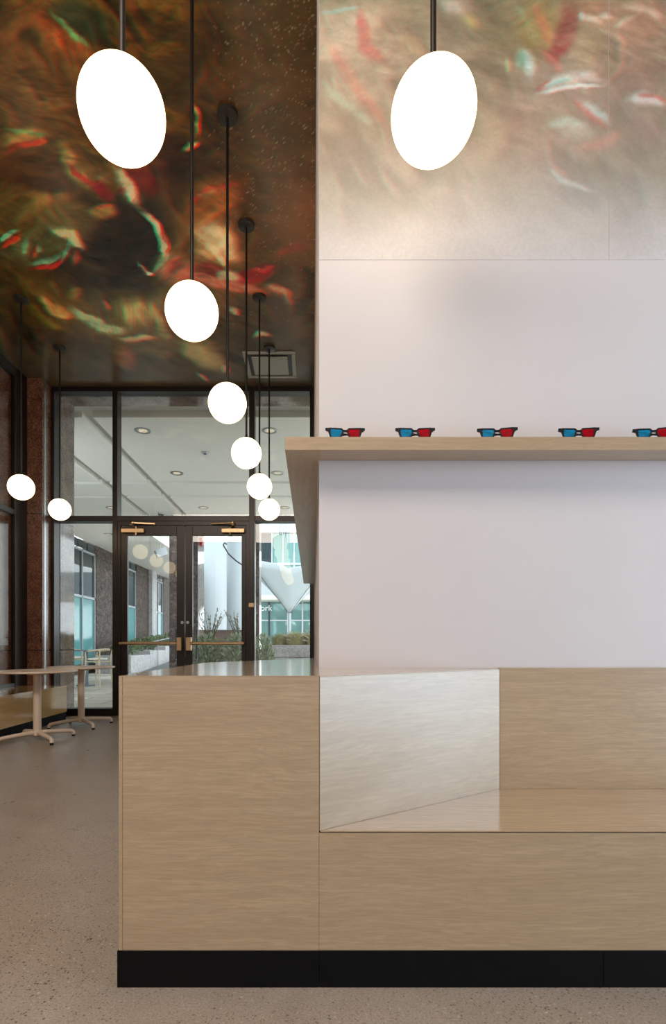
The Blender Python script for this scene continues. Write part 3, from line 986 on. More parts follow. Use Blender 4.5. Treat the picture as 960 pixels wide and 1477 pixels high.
# recessed downlights
proto = thing('downlight', (0, 0, ZS), 'recessed downlight', 'light', 'downlights in the plaza soffit')
MB().lathe([(.125, ZS - .012), (.135, ZS - .006), (.135, ZS), (.1, ZS), (.1, ZS - .012), (.125, ZS - .012)], 0, 0, 24, False).build('trim_ring', M['steel'], proto, smooth=True)
MB().cyl(0, 0, .07, ZS - .008, ZS - .002, 20).build('lamp', M['lamp'], proto)
dl = [(-2.84, 8.9, 'recessed downlight nearest the entrance, behind the wide middle transom pane'),
      (-.71, 8.9, 'recessed downlight nearest the entrance, behind the hanging globes at right'),
      (-2.83, 11.1, 'recessed downlight just before the cross groove of the soffit, above left door'),
      (-.72, 11.1, 'recessed downlight halfway along the soffit, behind the globes at right'),
      (-2.85, 13.9, 'farthest recessed downlight above the left door, close above the door transom'),
      (-.71, 13.9, 'farthest recessed downlight at right, close to the wooden wall shelf'),
      (-5.27, 13.9, 'recessed downlight low in the left transom pane, right of the globe'),
      (-6.6, 17.2, 'small recessed downlight seen at the top of the lower left pane')]
for i, (x, y, lb) in enumerate(dl):
    if i == 0:
        proto.location = (x, y, ZS); proto['label'] = lb
    else:
        dup(proto, (x, y, ZS), lb)
sd = thing('security_camera', (-4.13, 14.5, ZS), 'small dark dome camera under the plaza soffit above the doors', 'camera')
MB().lathe([(.085, ZS - .03), (.09, ZS - .02), (.09, ZS)], -4.13, 14.5, 20).build('mount', M['window_frame'], sd, smooth=True)
MB().lathe([(0.0, ZS - .11), (.04, ZS - .1), (.065, ZS - .07), (.07, ZS - .03)], -4.13, 14.5, 20).build('dome', M['cable'], sd, smooth=True)
sp = thing('smoke_detector', (-2.0, 9.9, ZS), 'tiny white round detector alone in the middle of the soffit', 'detector')
MB().lathe([(.05, ZS - .03), (.06, ZS - .012), (.06, ZS)], -2.0, 9.9, 20).build('body', M['window_frame'], sp, smooth=True)
MB().lathe([(.02, ZS - .04), (.025, ZS - .03)], -2.0, 9.9, 12).build('sensor', M['cable'], sp, smooth=True)

# granite pillars carrying the soffit
pl = thing('granite_pillar', (-3.64, 15.4, 0), 'speckled granite pillar seen behind the meeting stiles of the doors', 'pillar', 'granite pillars on the plaza')
MB().box(-4.04, -3.24, 15.0, 15.9, 0, ZS).build('shaft', M['gran_out'], pl, bevel=.01)
MB().box(-3.24, -3.235, 15.02, 15.88, 0, ZS).build('polished_face', M['gran_polish'], pl)
pl = thing('granite_pillar', (-1.7, 15.4, 0), 'slim granite pillar seen just right of the right door', 'pillar', 'granite pillars on the plaza')
MB().box(-1.97, -1.5, 15.0, 15.6, 0, ZS).build('shaft', M['gran_out'], pl, bevel=.01)
MB().box(-1.5, -1.495, 15.02, 15.58, 0, ZS).build('polished_face', M['gran_polish'], pl)
fa = thing('fire_alarm', (-3.23, 15.4, 4.0), 'small red alarm box high on the granite pillar', 'alarm')
MB().box(-3.234, -3.17, 15.3, 15.52, 3.88, 4.1).build('housing', M['red'], fa, bevel=.01)
MB().box(-3.17, -3.15, 15.36, 15.46, 4.0, 4.06).build('strobe', M['white_gloss'], fa, bevel=.004)

# office building along the left of the plaza
ob = thing('office_building', (-7.83, 25, 0), 'granite clad office building with tall teal windows along the left of the plaza', 'building')
XB = -7.83
wins = [(12.8, 14.9), (17.1, 19.26), (21.5, 23.7), (26.2, 28.0)]
cuts = [8.125] + [q for w_ in wins for q in w_] + [33]
for k in range(0, len(cuts), 2):
    MB().box(XB - .5, XB, cuts[k], cuts[k + 1], 0, ZS + .6).build('granite_pier', M['gran_out'], ob, bevel=.01)
MB().box(XB, XB + .18, 25.4, 26.15, 0, ZS).build('pale_pilaster', M['gran_light'], ob, bevel=.01)
for y0, y1 in wins:
    MB().box(XB - .4, XB - .02, y0, y1, 0, .33).build('base_block', M['gran_out'], ob)
    wf = MB()
    wf.box(XB - .12, XB - .03, y0, y0 + .07, .33, 4.28).box(XB - .12, XB - .03, y1 - .07, y1, .33, 4.28)
    ym = (y0 + y1) / 2
    wf.box(XB - .12, XB - .03, ym - .03, ym + .03, .33, 4.28)
    wf.box(XB - .12, XB - .03, y0, y1, 2.62, 2.70).box(XB - .12, XB - .03, y0, y1, 4.21, 4.28)
    f = wf.build('window', M['window_frame'], ob)
    MB().box(XB - .10, XB - .08, y0 + .07, y1 - .07, .33, 2.62).build('spandrel_pane', M['teal'], f)
    MB().box(XB - .10, XB - .08, y0 + .07, y1 - .07, 2.70, 4.21).build('upper_pane', M['dark_glass'], f)
    lv = MB()
    n_ = 3
    for k in range(n_):
        a = y0 + (y1 - y0) * k / n_ + .06; b = y0 + (y1 - y0) * (k + 1) / n_ - .06
        lv.box(XB - .14, XB - .04, a, b, 4.32, ZS)
    lv.build('louver', M['dark_glass'], ob)

# flood light and long planter with its railing, seen through the left door
fl = thing('floodlight', (-5.35, 18.8, 4.27), 'white boxy floodlight hanging at the edge of the soffit behind left door', 'light')
MB().obox((-5.35, 18.8, 4.27), (.17, .06, .07), (-.05, .1, .0), (-.05, 0, .13)).build('housing', M['white_gloss'], fl, bevel=.01)
MB().tube([(-5.38, 18.8, 4.36), (-5.4, 18.8, ZS)], .02, 8).build('bracket', M['window_frame'], fl)

rp = MB()
rp.quad((-6.2, 19.0, 0), (-4.5, 19.0, 0), (-4.5, 28, .62), (-6.2, 28, .62)).quad((-6.2, 28, .62), (-4.5, 28, .62), (-4.5, 28, 0), (-6.2, 28, 0)).tri((-4.5, 19, 0), (-4.5, 28, 0), (-4.5, 28, .62)).tri((-6.2, 19, 0), (-6.2, 28, .62), (-6.2, 28, 0))
tag(rp.build('ground_ramp', M['asphalt']), kind='structure')
pln = thing('planter', (-6.4, 24, 0), 'long pale granite planter running uphill behind the left door', 'planter')
pb_ = MB()
for k in range(4):
    y0 = 18.6 + k * 2.2; z0 = k * .16
    pb_.prism([(-7.6, y0), (-6.35, y0), (-6.35, y0 + 2.19), (-7.6, y0 + 2.19)], 0, .62 + z0)
pb_.build('stone_trough', M['gran_light'], pln, bevel=.012)
MB().box(-7.5, -6.45, 18.7, 27.3, .3, .60).build('soil', M['soil'], pln)
rl = thing('handrail', (-6.2, 24, 0), 'thin steel handrail above the long pale planter behind left door', 'handrail')
MB().tube([(-6.25, 20.8, 1.12), (-6.25, 32, 1.9)], .025, 8).build('rail', M['steel'], rl, smooth=True)
for k in range(4):
    y = 21.5 + k * 3.2; tt = (y - 20.8) / 11.2; x = -6.25
    MB().tube([(x, y, 0), (x, y, 1.12 + .78 * tt)], .018, 8).build('post', M['steel'], rl, smooth=True)


def leafy(mb, c, r, n, size, up=0.5, rnd=random):
    cx, cy, cz = c
    for _ in range(n):
        while True:
            p = Vector((rnd.uniform(-1, 1), rnd.uniform(-1, 1), rnd.uniform(-1, 1)))
            if 0.25 < p.length < 1:
                break
        q = Vector((cx + p.x * r[0], cy + p.y * r[1], cz + p.z * r[2]))
        d = (p + Vector((rnd.uniform(-.6, .6), rnd.uniform(-.6, .6), up + rnd.uniform(-.3, .6)))).normalized()
        s = d.cross(Vector((rnd.uniform(-1, 1), rnd.uniform(-1, 1), rnd.uniform(-1, 1)))).normalized()
        L = size * rnd.uniform(.6, 1.3)
        mb.quad(q, q + d * L * .5 + s * L * .2, q + d * L, q + d * L * .5 - s * L * .2)


def shrub(c, r, n, size, mat, name, label, cat, twigs=6, group=None):
    root = thing(name, (c[0], c[1], c[2] - r[2]), label, cat, group)
    mb = MB(); leafy(mb, c, r, n, size)
    mb.build('foliage', M[mat], root)
    tw = MB()
    for k in range(twigs):
        a = random.uniform(0, 2 * PI); e = random.uniform(.2, .8)
        tip = (c[0] + r[0] * e * math.cos(a), c[1] + r[1] * e * math.sin(a), c[2] + r[2] * random.uniform(.3, 1.0))
        midp = ((c[0] * 2 + tip[0]) / 3, (c[1] * 2 + tip[1]) / 3, c[2] - r[2] * .1)
        tw.tube([(c[0] + .03 * math.cos(a), c[1] + .03 * math.sin(a), c[2] - r[2]), midp, tip], [.016, .011, .005], 5)
    tw.build('stems', M['twig'], root)
    return root


for k, (y, lb) in enumerate(((19.7, 'low green shrub at the near end of the long pale planter'), (21.9, 'low green shrub second from the near end of the long planter'),
                            (24.1, 'low green shrub in the middle of the long pale planter'), (26.3, 'low green shrub at the far end of the long pale planter'))):
    shrub((-6.9, y, .86 + .16 * k), (.45, .85, .2), 420, .16, 'leaf_d', 'shrub', lb, 'shrub', 5, 'shrubs of the long planter')

# outdoor cafe table and chairs behind the left pane
ct = thing('cafe_table', (-5.54, 13.0, 0), 'tall outdoor table with thick blue grey post between two pale chairs', 'table')
MB().lathe([(.27, .85), (.29, .858), (.29, .872), (.28, .88)], -5.54, 13.0, 32).build('tabletop', M['blue_steel'], ct, smooth=True)
MB().cyl(-5.54, 13.0, .055, .03, .85, 20).build('post', M['blue_steel'], ct, smooth=True)
MB().lathe([(.22, 0), (.22, .02), (.06, .035)], -5.54, 13.0, 28).build('base', M['blue_steel'], ct, smooth=True)


def chair():
    r = thing('armchair', (0, 0, 0), None, 'chair', 'pale wooden chairs outside')
    MB().lathe([(.17, .655), (.215, .665), (.22, .68), (.2, .70), (.1, .708)], 0, 0, 28).build('seat', M['chair_seat'], r, smooth=True)
    for sx, sy in ((.19, .19), (.19, -.19), (-.2, .2), (-.2, -.2)):
        top = .84 if sx > 0 else .88
        kx = 1.18
        MB().tube([(sx * kx, sy * kx, 0), (sx * .98, sy * 1.02, .4), (sx * .92, sy, .66), (sx * (1.1 if sx < 0 else .9), sy * 1.12, top)], [.013, .018, .02, .014], 8).build('leg', M['chair_wood'], r, smooth=True)
    pr = []
    for k in range(13):
        a = PI / 2 + 1.0 * -0.55 + (PI + 1.1) * k / 12
        pr.append((.245 * math.cos(a), .235 * math.sin(a), .855 + .04 * math.sin(PI * k / 12)))
    MB().tube(pr, [.014] + [.022] * 3 + [.028] * 5 + [.022] * 3 + [.014], 10).build('arm_rail', M['chair_wood'], r, smooth=True)
    MB().tube([(-.19, -.19, .62), (.18, -.19, .62), (.18, .19, .62), (-.19, .19, .62), (-.19, -.19, .62)], .014, 6).build('seat_rail', M['chair_wood'], r)
    return r


c0 = chair()
c0.location = (-4.93, 12.2, 0); c0.rotation_euler.z = PI - .25
c0['label'] = 'pale wooden low backed armchair right of the outdoor table, before the granite pier'
dup(c0, (-6.09, 13.7, 0), 'pale wooden armchair left of the outdoor table, half hidden by the window edge', None, .2)

# white columns and retaining wall seen through the right door
def wcol(x, y, label):
    r = thing('white_column', (x, y, 0), label, 'column', 'tall white columns beyond the plaza')
    MB().lathe([(1.0, .12), (1.0, 11)], x, y, 64).build('shaft', M['white_gloss'], r, smooth=True)
    MB().lathe([(1.12, 0), (1.12, .1), (1.02, .12)], x, y, 64).build('base_ring', M['white_gloss'], r, smooth=True)


wcol(-5.84, 30.0, 'thick round white column seen left in the right door pane')
wcol(-4.45, 32.5, 'thick round white column farther back, right in the right door pane')
rw = thing('retaining_wall', (-3.3, 20.15, 0), 'low brown retaining wall in front of the white columns', 'wall')
MB().box(-4.35, -2.2, 20.0, 20.3, 0, 1.5).build('wall_body', M['brown_wall'], rw)
MB().box(-4.37, -2.18, 19.97, 20.33, 1.5, 1.57).build('coping', M['brown_wall'], rw, bevel=.01)


def spray(c, h, n, label):
    """bare, twiggy plant"""
    r = thing('twiggy_shrub', (c[0], c[1], 0), label, 'shrub', 'twiggy plants before the white columns')
    tw = MB(); lf = MB()
    tw.tube([(c[0], c[1], 0), (c[0] + .01, c[1], c[2] * .5), c], [.02, .016, .012], 6)
    for k in range(n):
        a = random.uniform(0, 2 * PI); sp_ = random.uniform(.2, .8) * h * .6
        x, y, z = c
        p1 = (x + sp_ * .3 * math.cos(a), y + sp_ * .3 * math.sin(a), z + h * .45)
        p2 = (x + sp_ * math.cos(a), y + sp_ * math.sin(a), z + h * random.uniform(.75, 1))
        tw.tube([(x, y, z), p1, p2], [.009, .007, .003], 4)
        for q in range(16):
            t_ = random.uniform(.3, 1)
            p = Vector(p1).lerp(Vector(p2), (t_ - .3) / .7)
            d = Vector((random.uniform(-1, 1), random.uniform(-1, 1), random.uniform(0, 1))).normalized()
            s = d.cross(Vector((0, 0, 1))).normalized()
            L = random.uniform(.05, .11)
            lf.quad(p, p + d * L * .5 + s * L * .2, p + d * L, p + d * L * .5 - s * L * .2)
    tw.build('stems', M['twig'], r)
    lf.build('leaves', M['leaf_a'], r)


# near planting behind the right door and the right pane
pz = thing('planter', (-.6, 14.2, 0), 'pale granite block planter with horizontal joints behind the right side pane', 'planter')
for k in range(3):
    MB().box(-1.12, 0.6, 14.0, 15.0, .02 + k * .33, .02 + k * .33 + .318).build('stone_course', M['gran_light'], pz, bevel=.008)
MB().box(-1.06, .54, 14.06, 14.94, .6, .995).build('soil', M['soil'], pz)
shrub((-2.56, 12.9, .62), (.36, .35, .62), 1300, .13, 'leaf_a', 'shrub', 'dense dark green shrub at left of the right door pane', 'shrub', 8)
shrub((-1.86, 12.9, .62), (.3, .32, .6), 1000, .13, 'leaf_a', 'shrub', 'dense dark green shrub at right of the right door pane', 'shrub', 8)
shrub((-2.3, 14.6, .6), (.5, .3, .6), 700, .12, 'leaf_d', 'shrub', 'low shrub between and behind the two dark shrubs of right door', 'shrub', 6)
shrub((-1.22, 12.9, .62), (.27, .32, .6), 900, .13, 'leaf_a', 'shrub', 'dark green shrub left of the granite block planter', 'shrub', 8)
spray((-2.62, 13.6, .75), 1.2, 14, 'twiggy plant rising above the left shrub in the right door pane')
spray((-1.88, 13.6, .75), 1.2, 14, 'twiggy plant rising above the right shrub in the right door pane')


def grass(c, r, h, n, mat, label, plume=0):
    g_ = thing('ornamental_grass', (c[0], c[1], c[2]), label, 'grass', 'ornamental grasses at the right pane')
    mb = MB(); pm = MB()
    for k in range(n):
        a = random.uniform(0, 2 * PI); rr = r * math.sqrt(random.random())
        b = Vector((c[0] + rr * math.cos(a), c[1] + rr * math.sin(a), c[2]))
        le = random.uniform(.45, 1.0) * h * (1.0 - .4 * (rr / r) ** 2)
        out = Vector((math.cos(a), math.sin(a), 0)) * random.uniform(.1, .36) * h
        mid_ = b + out * .35 + Vector((0, 0, le * .65)); tip = b + out + Vector((0, 0, le * (.95 if k % 3 else .75)))
        s = Vector((-math.sin(a + .6), math.cos(a + .6), 0)) * .008
        mb.quad(b - s, b + s, mid_ + s, mid_ - s); mb.tri(mid_ - s, mid_ + s, tip)
        if plume and k % plume == 0:
            dr = (tip - mid_).normalized()
            pm.tube([tip - dr * .1, tip, tip + dr * .12 + Vector((out.x * .2, out.y * .2, -.01))], [.004, .014, .003], 5)
    mb.build('blades', M[mat], g_)
    if plume:
        pm.build('plumes', M['leaf_c'], g_)


grass((-.85, 14.4, 1.0), .22, .42, 520, 'leaf_b', 'olive clump of grass at left on the granite block planter')
grass((-.42, 14.35, 1.0), .28, .46, 620, 'leaf_b', 'large olive clump of grass in the middle of the block planter', 30)
grass((0.05, 14.4, 1.0), .25, .5, 420, 'leaf_b', 'olive grass with pale plumes beside the dark jamb', 9)
grass((-1.42, 18.4, 0), .25, 1.4, 420, 'leaf_c', 'straw coloured grass behind the slim granite pillar')
grass((-.2, 16.9, 0), .4, 1.65, 420, 'leaf_c', 'pale feathery grass behind the granite block planter', 8)

# glass fronted building behind the canopy
YG = 40.0
gb = thing('glass_building', (0, YG, 0), 'white and glass building behind the white canopy at right', 'building')
def gx_(px): return (px - VX) * YG / F
def gz_(py): return H + (VY - py) * YG / F
MB().box(-4.2, 12, YG, YG + 8, gz_(828), gz_(828) + .01 + 0).box(-4.2, 12, YG - .3, YG + 8, gz_(862), gz_(826)).build('white_band', M['white_gloss'], gb)
MB().box(-4.2, 12, YG - .3, YG + 8, gz_(769), gz_(735)).build('roof_band', M['white_gloss'], gb)
MB().box(-4.2, 12, YG - 2.0, YG + .5, gz_(868), gz_(862)).build('awning', M['soffit_gap'], gb)
ups = [375, 392, 408, 424, 440, 458]
for a, b in zip(ups[:-1], ups[1:]):
    MB().box(gx_(a) + .05, gx_(b) - .05, YG, YG + .1, gz_(826), gz_(769)).build('upper_window', M['pale_glass'] if a != 375 else M['dark_glass'], gb)
    MB().box(gx_(a) - .04, gx_(a) + .04, YG - .06, YG + .12, gz_(826), gz_(769)).build('upper_mullion', M['window_frame'], gb)
MB().box(gx_(375), gx_(458), YG - .08, YG - .02, gz_(815), gz_(812)).build('rail', M['window_frame'], gb)
los = [372, 388, 415, 436, 460]
for a, b in zip(los[:-1], los[1:]):
    MB().box(gx_(a) + .05, gx_(b) - .05, YG, YG + .1, 0, gz_(868)).build('shop_window', M['pale_glass'], gb)
    MB().box(gx_(a) - .06, gx_(a) + .06, YG - .08, YG + .12, 0, gz_(868)).build('shop_mullion', M['cable'] if a == 388 else M['window_frame'], gb)
MB().box(gx_(372), gx_(460), YG - .06, YG, gz_(896), gz_(894)).build('shop_transom', M['window_frame'], gb)
fc = bpy.data.curves.new('sign_text', 'FONT')
fc.body = 'ork'
fc.size = .62; fc.extrude = .01
fo = bpy.data.objects.new('sign_letters', fc)
COL.objects.link(fo)
dg = bpy.context.evaluated_depsgraph_get()
tme = bpy.data.meshes.new_from_object(fo.evaluated_get(dg))
bpy.data.objects.remove(fo)
so = bpy.data.objects.new('sign_lettering', tme)
tme.materials.clear(); tme.materials.append(M['text_white'])
COL.objects.link(so)
so.parent = gb
so.location = (gx_(375.5), -.12, gz_(881))
so.rotation_euler = (PI / 2, 0, 0)
so['label'] = 'white lettering on the shop window'

# tensile canopy: inverted funnel on a mast
tc = thing('tensile_canopy', (-1.07, 25, 0), 'white funnel shaped fabric canopy on a slim mast behind the right side pane', 'canopy')
mb = MB()
cx_, cy_, hw, N = -1.07, 25.0, 1.75, 14
def zcan(u, v):
    a = max(abs(u), abs(v))
    return 2.45 + 2.0 * a ** .88 + .35 * abs(u * v) + (.0 if u < 0 else -.1) * a
for i in range(N):
    for j in range(N):
        q = []
        for di, dj in ((0, 0), (1, 0), (1, 1), (0, 1)):
            u = (i + di) / N * 2 - 1; v = (j + dj) / N * 2 - 1
            q.append((cx_ + u * hw, cy_ + v * hw, zcan(u, v)))
        mb.quad(*q)
mem = mb.build('membrane', M['canopy'], tc, smooth=True)
wd = mem.modifiers.new('weld', 'WELD')
sm = mem.modifiers.new('solid', 'SOLIDIFY'); sm.thickness = .02
MB().tube([(cx_, cy_, 0), (cx_, cy_, 2.5)], .075, 16).build('mast', M['white_gloss'], tc, smooth=True)
for sx in (-1, 1):
    for sy in (-1, 1):
        MB().tube([(cx_ + sx * hw * t_, cy_ + sy * hw * t_, zcan(sx * t_, sy * t_) - .03) for t_ in [k / 8 for k in range(9)]], .011, 6).build('ridge_cable', M['cable'], tc, smooth=True)
tk = thing('stay_cable', (-3.5, 24.5, 3), 'dark curved cable sweeping down across the white columns', 'cable')
MB().tube([(-4.12, 24.6, 5.62), (-3.86, 24.6, 5.2), (-3.5, 24.6, 4.88), (-3.1, 24.6, 4.62), (-2.6, 24.65, 4.35), (-2.1, 24.7, 3.8)], .035, 8).build('cable', M['cable'], tk, smooth=True)
MB().tube([(-4.12, 24.6, 5.62), (-4.06, 24.6, 5.74), (-3.96, 24.6, 5.66)], .04, 8).build('hook', M['cable'], tk, smooth=True)

# ------------------------------------------------------------------ COUNTER AND BENCH
YF = 1.556
ZT, ZSEAT, ZK = 0.914, 0.46, 0.108
XA = -0.5675                      # left end of counter
XP, YP = 0.7087, YW - .022                # where the angled panel meets the back panel
ct_poly = [(XA, YF), (0.0225, YF), (XP, YP), (XP + .03, YW - .002), (XW - .002, YW - .002), (XW - .002, 3.66), (-.55, 2.68)]
cnt = thing('service_counter', (-.25, 2.3, 0), 'pale oak service counter with black plinth wrapping the corner of the white wall', 'counter')
MB().prism(ct_poly, ZT - .003, ZT).build('countertop', M['oak_top'], cnt, bevel=.001)
TH = .02
MB().box(XA + .012, 0.0196, YF, YF + TH, ZK, ZT - .003).build('front_panel', M['oak_x'], cnt, bevel=.0008)
MB().prism([(XA, YF), (XA + .0112, YF), (XA + .0112, YF + TH), (-.53, 2.68), (-.55, 2.68)], ZK, ZT - .003).build('side_panel', M['oak_y'], cnt, bevel=.0008)
MB().prism([(-.55, 2.68), (-.53, 2.67), (XW - .002, 3.63), (XW - .002, 3.66)], ZK, ZT - .003).build('rear_panel', M['oak_y'], cnt)
dv = Vector((XP - .0225, YP - YF, 0)).normalized(); nv = Vector((-dv.y, dv.x, 0)) * TH
MB().prism([(.0225, YF), (XP, YP), (XP + nv.x, YP + nv.y), (.0225 + nv.x, YF + nv.y)], ZSEAT - .0006, ZT - .003).build('angled_panel', M['oak_angle'], cnt, bevel=.0008)
pk = MB()
pk.prism([(XA - .004, YF - .002), (0.0185, YF - .002), (0.0185, YF + .03), (XA + .03, YF + .03), (-.52, 2.66), (-.548, 2.676)], 0, ZK - .001)
pk.build('plinth', M['black'], cnt, bevel=.001)

bn = thing('oak_bench', (1.2, 1.8, 0), 'pale oak built in bench with black plinth right of the counter', 'bench')
XE = 2.4
MB().prism([(.0232, YF), (XE, YF), (XE, YW - .0222), (XP - .003, YW - .0222)], ZSEAT - .005, ZSEAT - .0005).build('seat', M['oak_top'], bn, bevel=.001)
MB()  .box(.0202, XE, YF + .0004, YF + TH, ZK, ZSEAT - .0075).build('front_panel', M['oak_x'], bn, bevel=.0008)
MB().box(XP + .0008, XE, YW - .022, YW - .002, ZSEAT - .0006, ZT + .003).build('back_panel', M['oak_x'], bn, bevel=.0008)
MB().box(.0205, .8525, YF - .002, YF + .02, 0, ZK - .001).build('plinth', M['black'], bn, bevel=.001)
MB().box(.854, XE, YF - .002, YF + .02, 0, ZK - .001).build('plinth', M['black'], bn, bevel=.001)

# wall shelf wrapping the corner
ZH0, ZH1 = 1.708, 1.7556
sh = thing('wall_shelf', (0, 2, ZH0), 'thick pale oak shelf wrapping around the corner of the white wall', 'shelf')
YS = 1.914
XS = -.0985
MB().prism([(XS, YS), (2.4, YS), (2.4, YW - .004), (XW - .003, YW - .004)], ZH0, ZH1).build('front_board', M['oak_x'], sh, bevel=.0012)
MB().prism([(XS, YS), (XW - .003, YW - .004), (XW - .003, 6.1), (XS, 6.1)], ZH0, ZH1).build('side_board', M['oak_y'], sh, bevel=.0012)


# anaglyph spectacles
def spectacles():
    r = thing('anaglyph_glasses', (0, 0, 0), None, 'glasses', 'red and cyan glasses on the shelf')
    # one lens opening outline in x,z (right-hand side seen from the front), z = 0 at the shelf
    def lens(s):
        pts_ = [(.010, .030), (.016, .0355), (.050, .0365), (.0545, .031), (.051, .012), (.044, .005), (.026, .0045), (.017, .010)]
        return [(s * x, z) for x, z in pts_]

    def outline(s):
        pts_ = [(.006, .034), (.013, .040), (.056, .0415), (.0625, .0405), (.072, .041), (.0725, .031), (.0625, .028), (.0555, .008), (.046, .000), (.022, .000), (.0125, .008), (.0085, .022), (.004, .0265)]
        return [(s * x, z) for x, z in pts_]
    # front frame: ring per side built by bridging outline and opening, plus the bridge
    fr = MB()
    for s in (-1, 1):
        o_ = outline(s); i_ = lens(s)
        # resample both loops around the lens centre by angle
        c = (s * .032, .021)
        def ray(loop, a):
            best = None
            dx, dz = math.cos(a), math.sin(a)
            for k in range(len(loop)):
                x0, z0 = loop[k]; x1, z1 = loop[(k + 1) % len(loop)]
                ex, ez = x1 - x0, z1 - z0
                den = dx * ez - dz * ex
                if abs(den) < 1e-12:
                    continue
                t_ = ((x0 - c[0]) * ez - (z0 - c[1]) * ex) / den
                u_ = ((x0 - c[0]) * dz - (z0 - c[1]) * dx) / den
                if t_ > 0 and -1e-6 <= u_ <= 1 + 1e-6:
                    best = t_ if best is None else max(best, t_)
            return (c[0] + dx * best, c[1] + dz * best)
        n = 96
        angs = [2 * PI * k / n for k in range(n)]
        O = [ray(o_, a) for a in angs]; I = [ray(i_, a) for a in angs]
        b = len(fr.v)
        for y in (0, .0035):
            fr.v += [(x, y, z) for x, z in O]
            fr.v += [(x, y, z) for x, z in I]
        for k in range(n):
            k2 = (k + 1) % n
            A = [b + k, b + k2, b + n + k2, b + n + k]
            Bk = [2 * n + q for q in A]
            fr.f += [tuple(A), tuple(reversed(Bk)), (A[0], Bk[0], Bk[1], A[1]), (A[3], A[2], Bk[2], Bk[3])]
    fr.prism_y([(-.0085, .0335), (.0085, .0335), (.0075, .0255), (-.0075, .0255)], 0, .0035)
    f = fr.build('frame_front', M['specs'], r)
    for s, m, lb in ((-1, 'lens_cyan', 'cyan lens'), (1, 'lens_red', 'red lens')):
        l_ = MB().prism_y(lens(s), .0014, .0022).build('lens', M[m], r)
        l_['label'] = lb
    # folded temples behind the front
    for s, y0, z1 in ((-1, .010, .012), (1, .016, .008)):
        tb = MB()
        tb.tube([(s * .068, .003, .036), (s * .068, y0, .0355), (s * .060, y0 + .002, .034), (-s * .02, y0 + .003, .018), (-s * .052, y0 + .003, z1), (-s * .060, y0 + .003, z1 - .004)], [.0032, .0034, .0034, .003, .003, .0024], 6)
        tb.build('temple', M['specs'], r)
    return r


g0 = spectacles()
gl_lbl = ['anaglyph glasses at the left end of the shelf', 'second anaglyph glasses from the left end of the shelf', 'middle anaglyph glasses of the five on the shelf',
          'fourth anaglyph glasses from the left end of the shelf', 'anaglyph glasses cut by the right edge of the photo, fifth on shelf']
YGs = 1.935
for k, (px, rz) in enumerate(((497.5, .02), (598.5, -.01), (717, -.1), (834.5, -.07), (943, -.16))):
    x = (px - VX) * YGs / F
    if k == 0:
        g0.location = (x, YGs, ZH1); g0.rotation_euler.z = rz; g0['label'] = gl_lbl[0]
    else:
        dup(g0, (x, YGs, ZH1), gl_lbl[k], None, rz)

# ------------------------------------------------------------------ BENCH AND TABLES ON THE LEFT
lb_ = thing('wall_bench', (-3.6, 4.5, 0), 'long lacquered oak bench with black plinth along the left window wall', 'bench')
MB().box(XL + .004, -3.29, 0.6, 7.12, .44, .46).build('seat', M['oak_bench'], lb_, bevel=.001)
MB().box(-3.31, -3.292, 0.6, 7.12, .108, .44).build('front_panel', M['oak_bench'], lb_, bevel=.001)
MB().box(XL + .004, -3.311, 7.10, 7.12, .108, .44).build('end_panel', M['oak_bench'], lb_, bevel=.001)
MB().box(XL + .01, -3.30, .62, 7.11, 0, .107).build('plinth', M['black'], lb_)


def cafe(loc):
    x, y = loc
    r = thing('cafe_table', (x, y, 0), None, 'table', 'taupe pedestal tables by the bench')
    MB().lathe([(.30, .712), (.385, .716), (.392, .722), (.392, .732), (.388, .737)], x, y, 64).build('tabletop', M['table'], r, smooth=True)
    MB().lathe([(.09, .692), (.11, .7), (.15, .712)], x, y, 32).build('top_plate', M['table'], r, smooth=True)
    MB().lathe([(.040, .078), (.040, .692)], x, y, 28).build('post', M['table'], r, smooth=True)
    MB().lathe([(.034, .05), (.046, .06), (.046, .105), (.041, .112)], x, y, 28).build('hub', M['table'], r, smooth=True)
    for k in range(4):
        a = PI / 4 + k * PI / 2 + (0.04 if y < 6 else -.02)
        c, s = math.cos(a), math.sin(a)
        pts_ = [(.03, .085), (.10, .083), (.22, .074), (.335, .064), (.362, .058), (.374, .045), (.376, .022)]
        lg = MB().tube([(x + c * q, y + s * q, z) for q, z in pts_], [.024, .023, .021, .0195, .0195, .0195, .019], 12).build('leg', M['table'], r, smooth=True)
        MB().cyl(x + c * .376, y + s * .376, .018, 0.0, .023, 16).build('foot_glide', M['rubber'], lg, smooth=True)
    return r


ta = cafe((-2.885, 5.57))
ta['label'] = 'round taupe pedestal table nearer the camera, cut by the left edge'
tb_ = cafe((-2.85, 6.55))
tb_['label'] = 'round taupe pedestal table farther back, before the left glass pane'

# ------------------------------------------------------------------ CEILING DIFFUSER
df = thing('air_diffuser', (-.55, 6.93, ZC), 'square grey air diffuser set in the mural ceiling near the doors', 'vent')
dx0, dx1, dy0, dy1 = -.87, -.21, 6.60, 7.24
fm = MB()
fm.box(dx0, dx1, dy0, dy0 + .05, ZC - .016, ZC - .0005).box(dx0, dx1, dy1 - .05, dy1, ZC - .016, ZC - .0005)
fm.box(dx0, dx0 + .05, dy0 + .05, dy1 - .05, ZC - .016, ZC - .0005).box(dx1 - .05, dx1, dy0 + .05, dy1 - .05, ZC - .016, ZC - .0005)
fm.build('flange', M['grey_vent'], df, bevel=.003)
MB().box(dx0 + .05, dx1 - .05, dy0 + .05, dy1 - .05, ZC - .006, ZC - .0008).build('recess', M['disc'], df)
MB().box(dx0 + .1, dx1 - .1, dy0 + .1, dy1 - .1, ZC - .028, ZC - .008).build('face_panel', M['grey_vent'], df, bevel=.012)

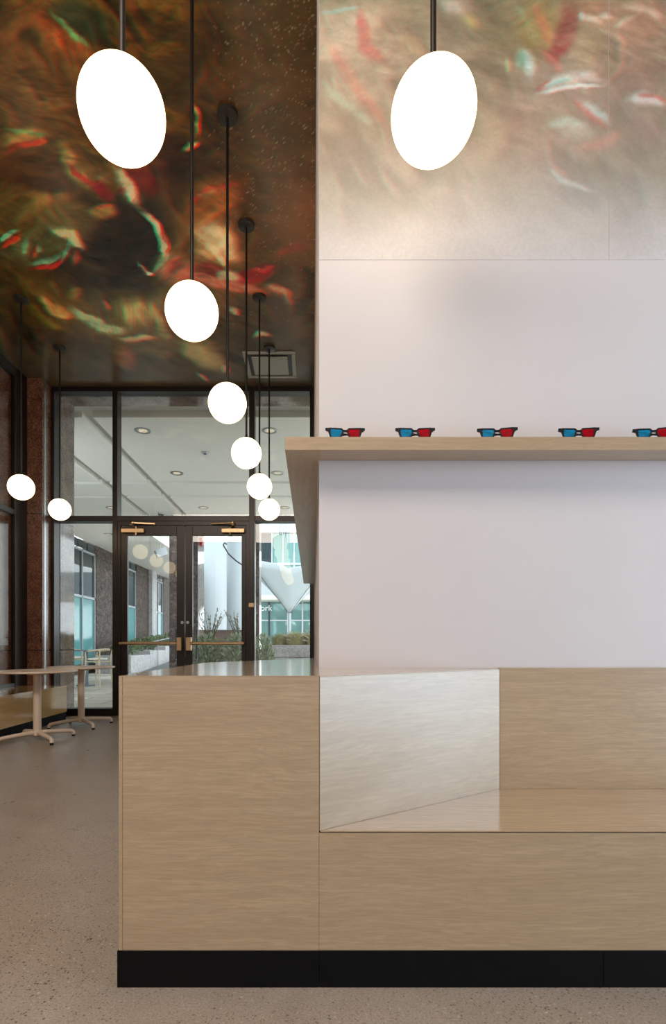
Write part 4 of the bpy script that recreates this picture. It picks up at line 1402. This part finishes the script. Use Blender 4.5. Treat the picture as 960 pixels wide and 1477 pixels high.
# ------------------------------------------------------------------ GLOBE PENDANTS
ZG, RG = 2.667, 0.131


def pendant():
    r = thing('globe_pendant', (0, 0, ZC), None, 'lamp', 'white globe pendants')
    prof = [(RG * math.sin(PI * k / 32), ZG - RG * math.cos(PI * k / 32)) for k in range(1, 32)]
    prof = [(.004, ZG - RG)] + prof + [(.004, ZG + RG)]
    MB().lathe(prof, 0, 0, 56).build('globe', M['globe'], r, smooth=True)
    MB().lathe([(.0095, ZG + RG - .006), (.0095, ZC - .03)], 0, 0, 14).build('rod', M['rod'], r, smooth=True)
    MB().lathe([(.018, ZC - .034), (.070, ZC - .026), (.071, ZC - .0005)], 0, 0, 36)  .build('ceiling_canopy', M['disc'], r, smooth=True)
    MB().lathe([(.022, ZG + RG - .012), (.020, ZG + RG + .008), (.011, ZG + RG + .018)], 0, 0, 18).build('cap', M['rod'], r, smooth=True)
    for o in r.children:      # meshes are modelled at world height: bring them under the root
        pass
    return r


p0 = pendant()
row = [(-.592, 1.655, 'largest white globe pendant at upper left, its rod cut by the top edge'),
       (-.600, 2.647, 'second largest globe of the middle row, hanging before the ceiling mural'),
       (-.583, 3.65, 'third globe of the middle row, overlapping the top of the entrance glazing'),
       (-.571, 4.605, 'fourth globe of the middle row, right of the middle transom pane'),
       (-.553, 5.57, 'fifth globe of the middle row, just above the lowest one'),
       (-.528, 6.52, 'smallest and lowest globe of the middle row, above the right side pane'),
       (.379, 1.66, 'large white globe pendant before the pale mural on the white wall'),
       (-3.07, 5.6, 'globe pendant at the left edge, higher of the two left globes'),
       (-3.10, 6.52, 'globe pendant before the granite corner column, lower of the two left globes'),
       (-3.07, 4.62, 'globe pendant of the left row beyond the left edge, nearest the frame'),
       (-3.07, 3.65, 'globe pendant of the left row beyond the left edge, level with third middle globe'),
       (-3.07, 2.66, 'globe pendant of the left row beyond the left edge, level with second middle globe')]
for k, (x, y, lb) in enumerate(row):
    if k == 0:
        p0.location = (x, y, ZC); p0['label'] = lb
    else:
        dup(p0, (x, y, ZC), lb)
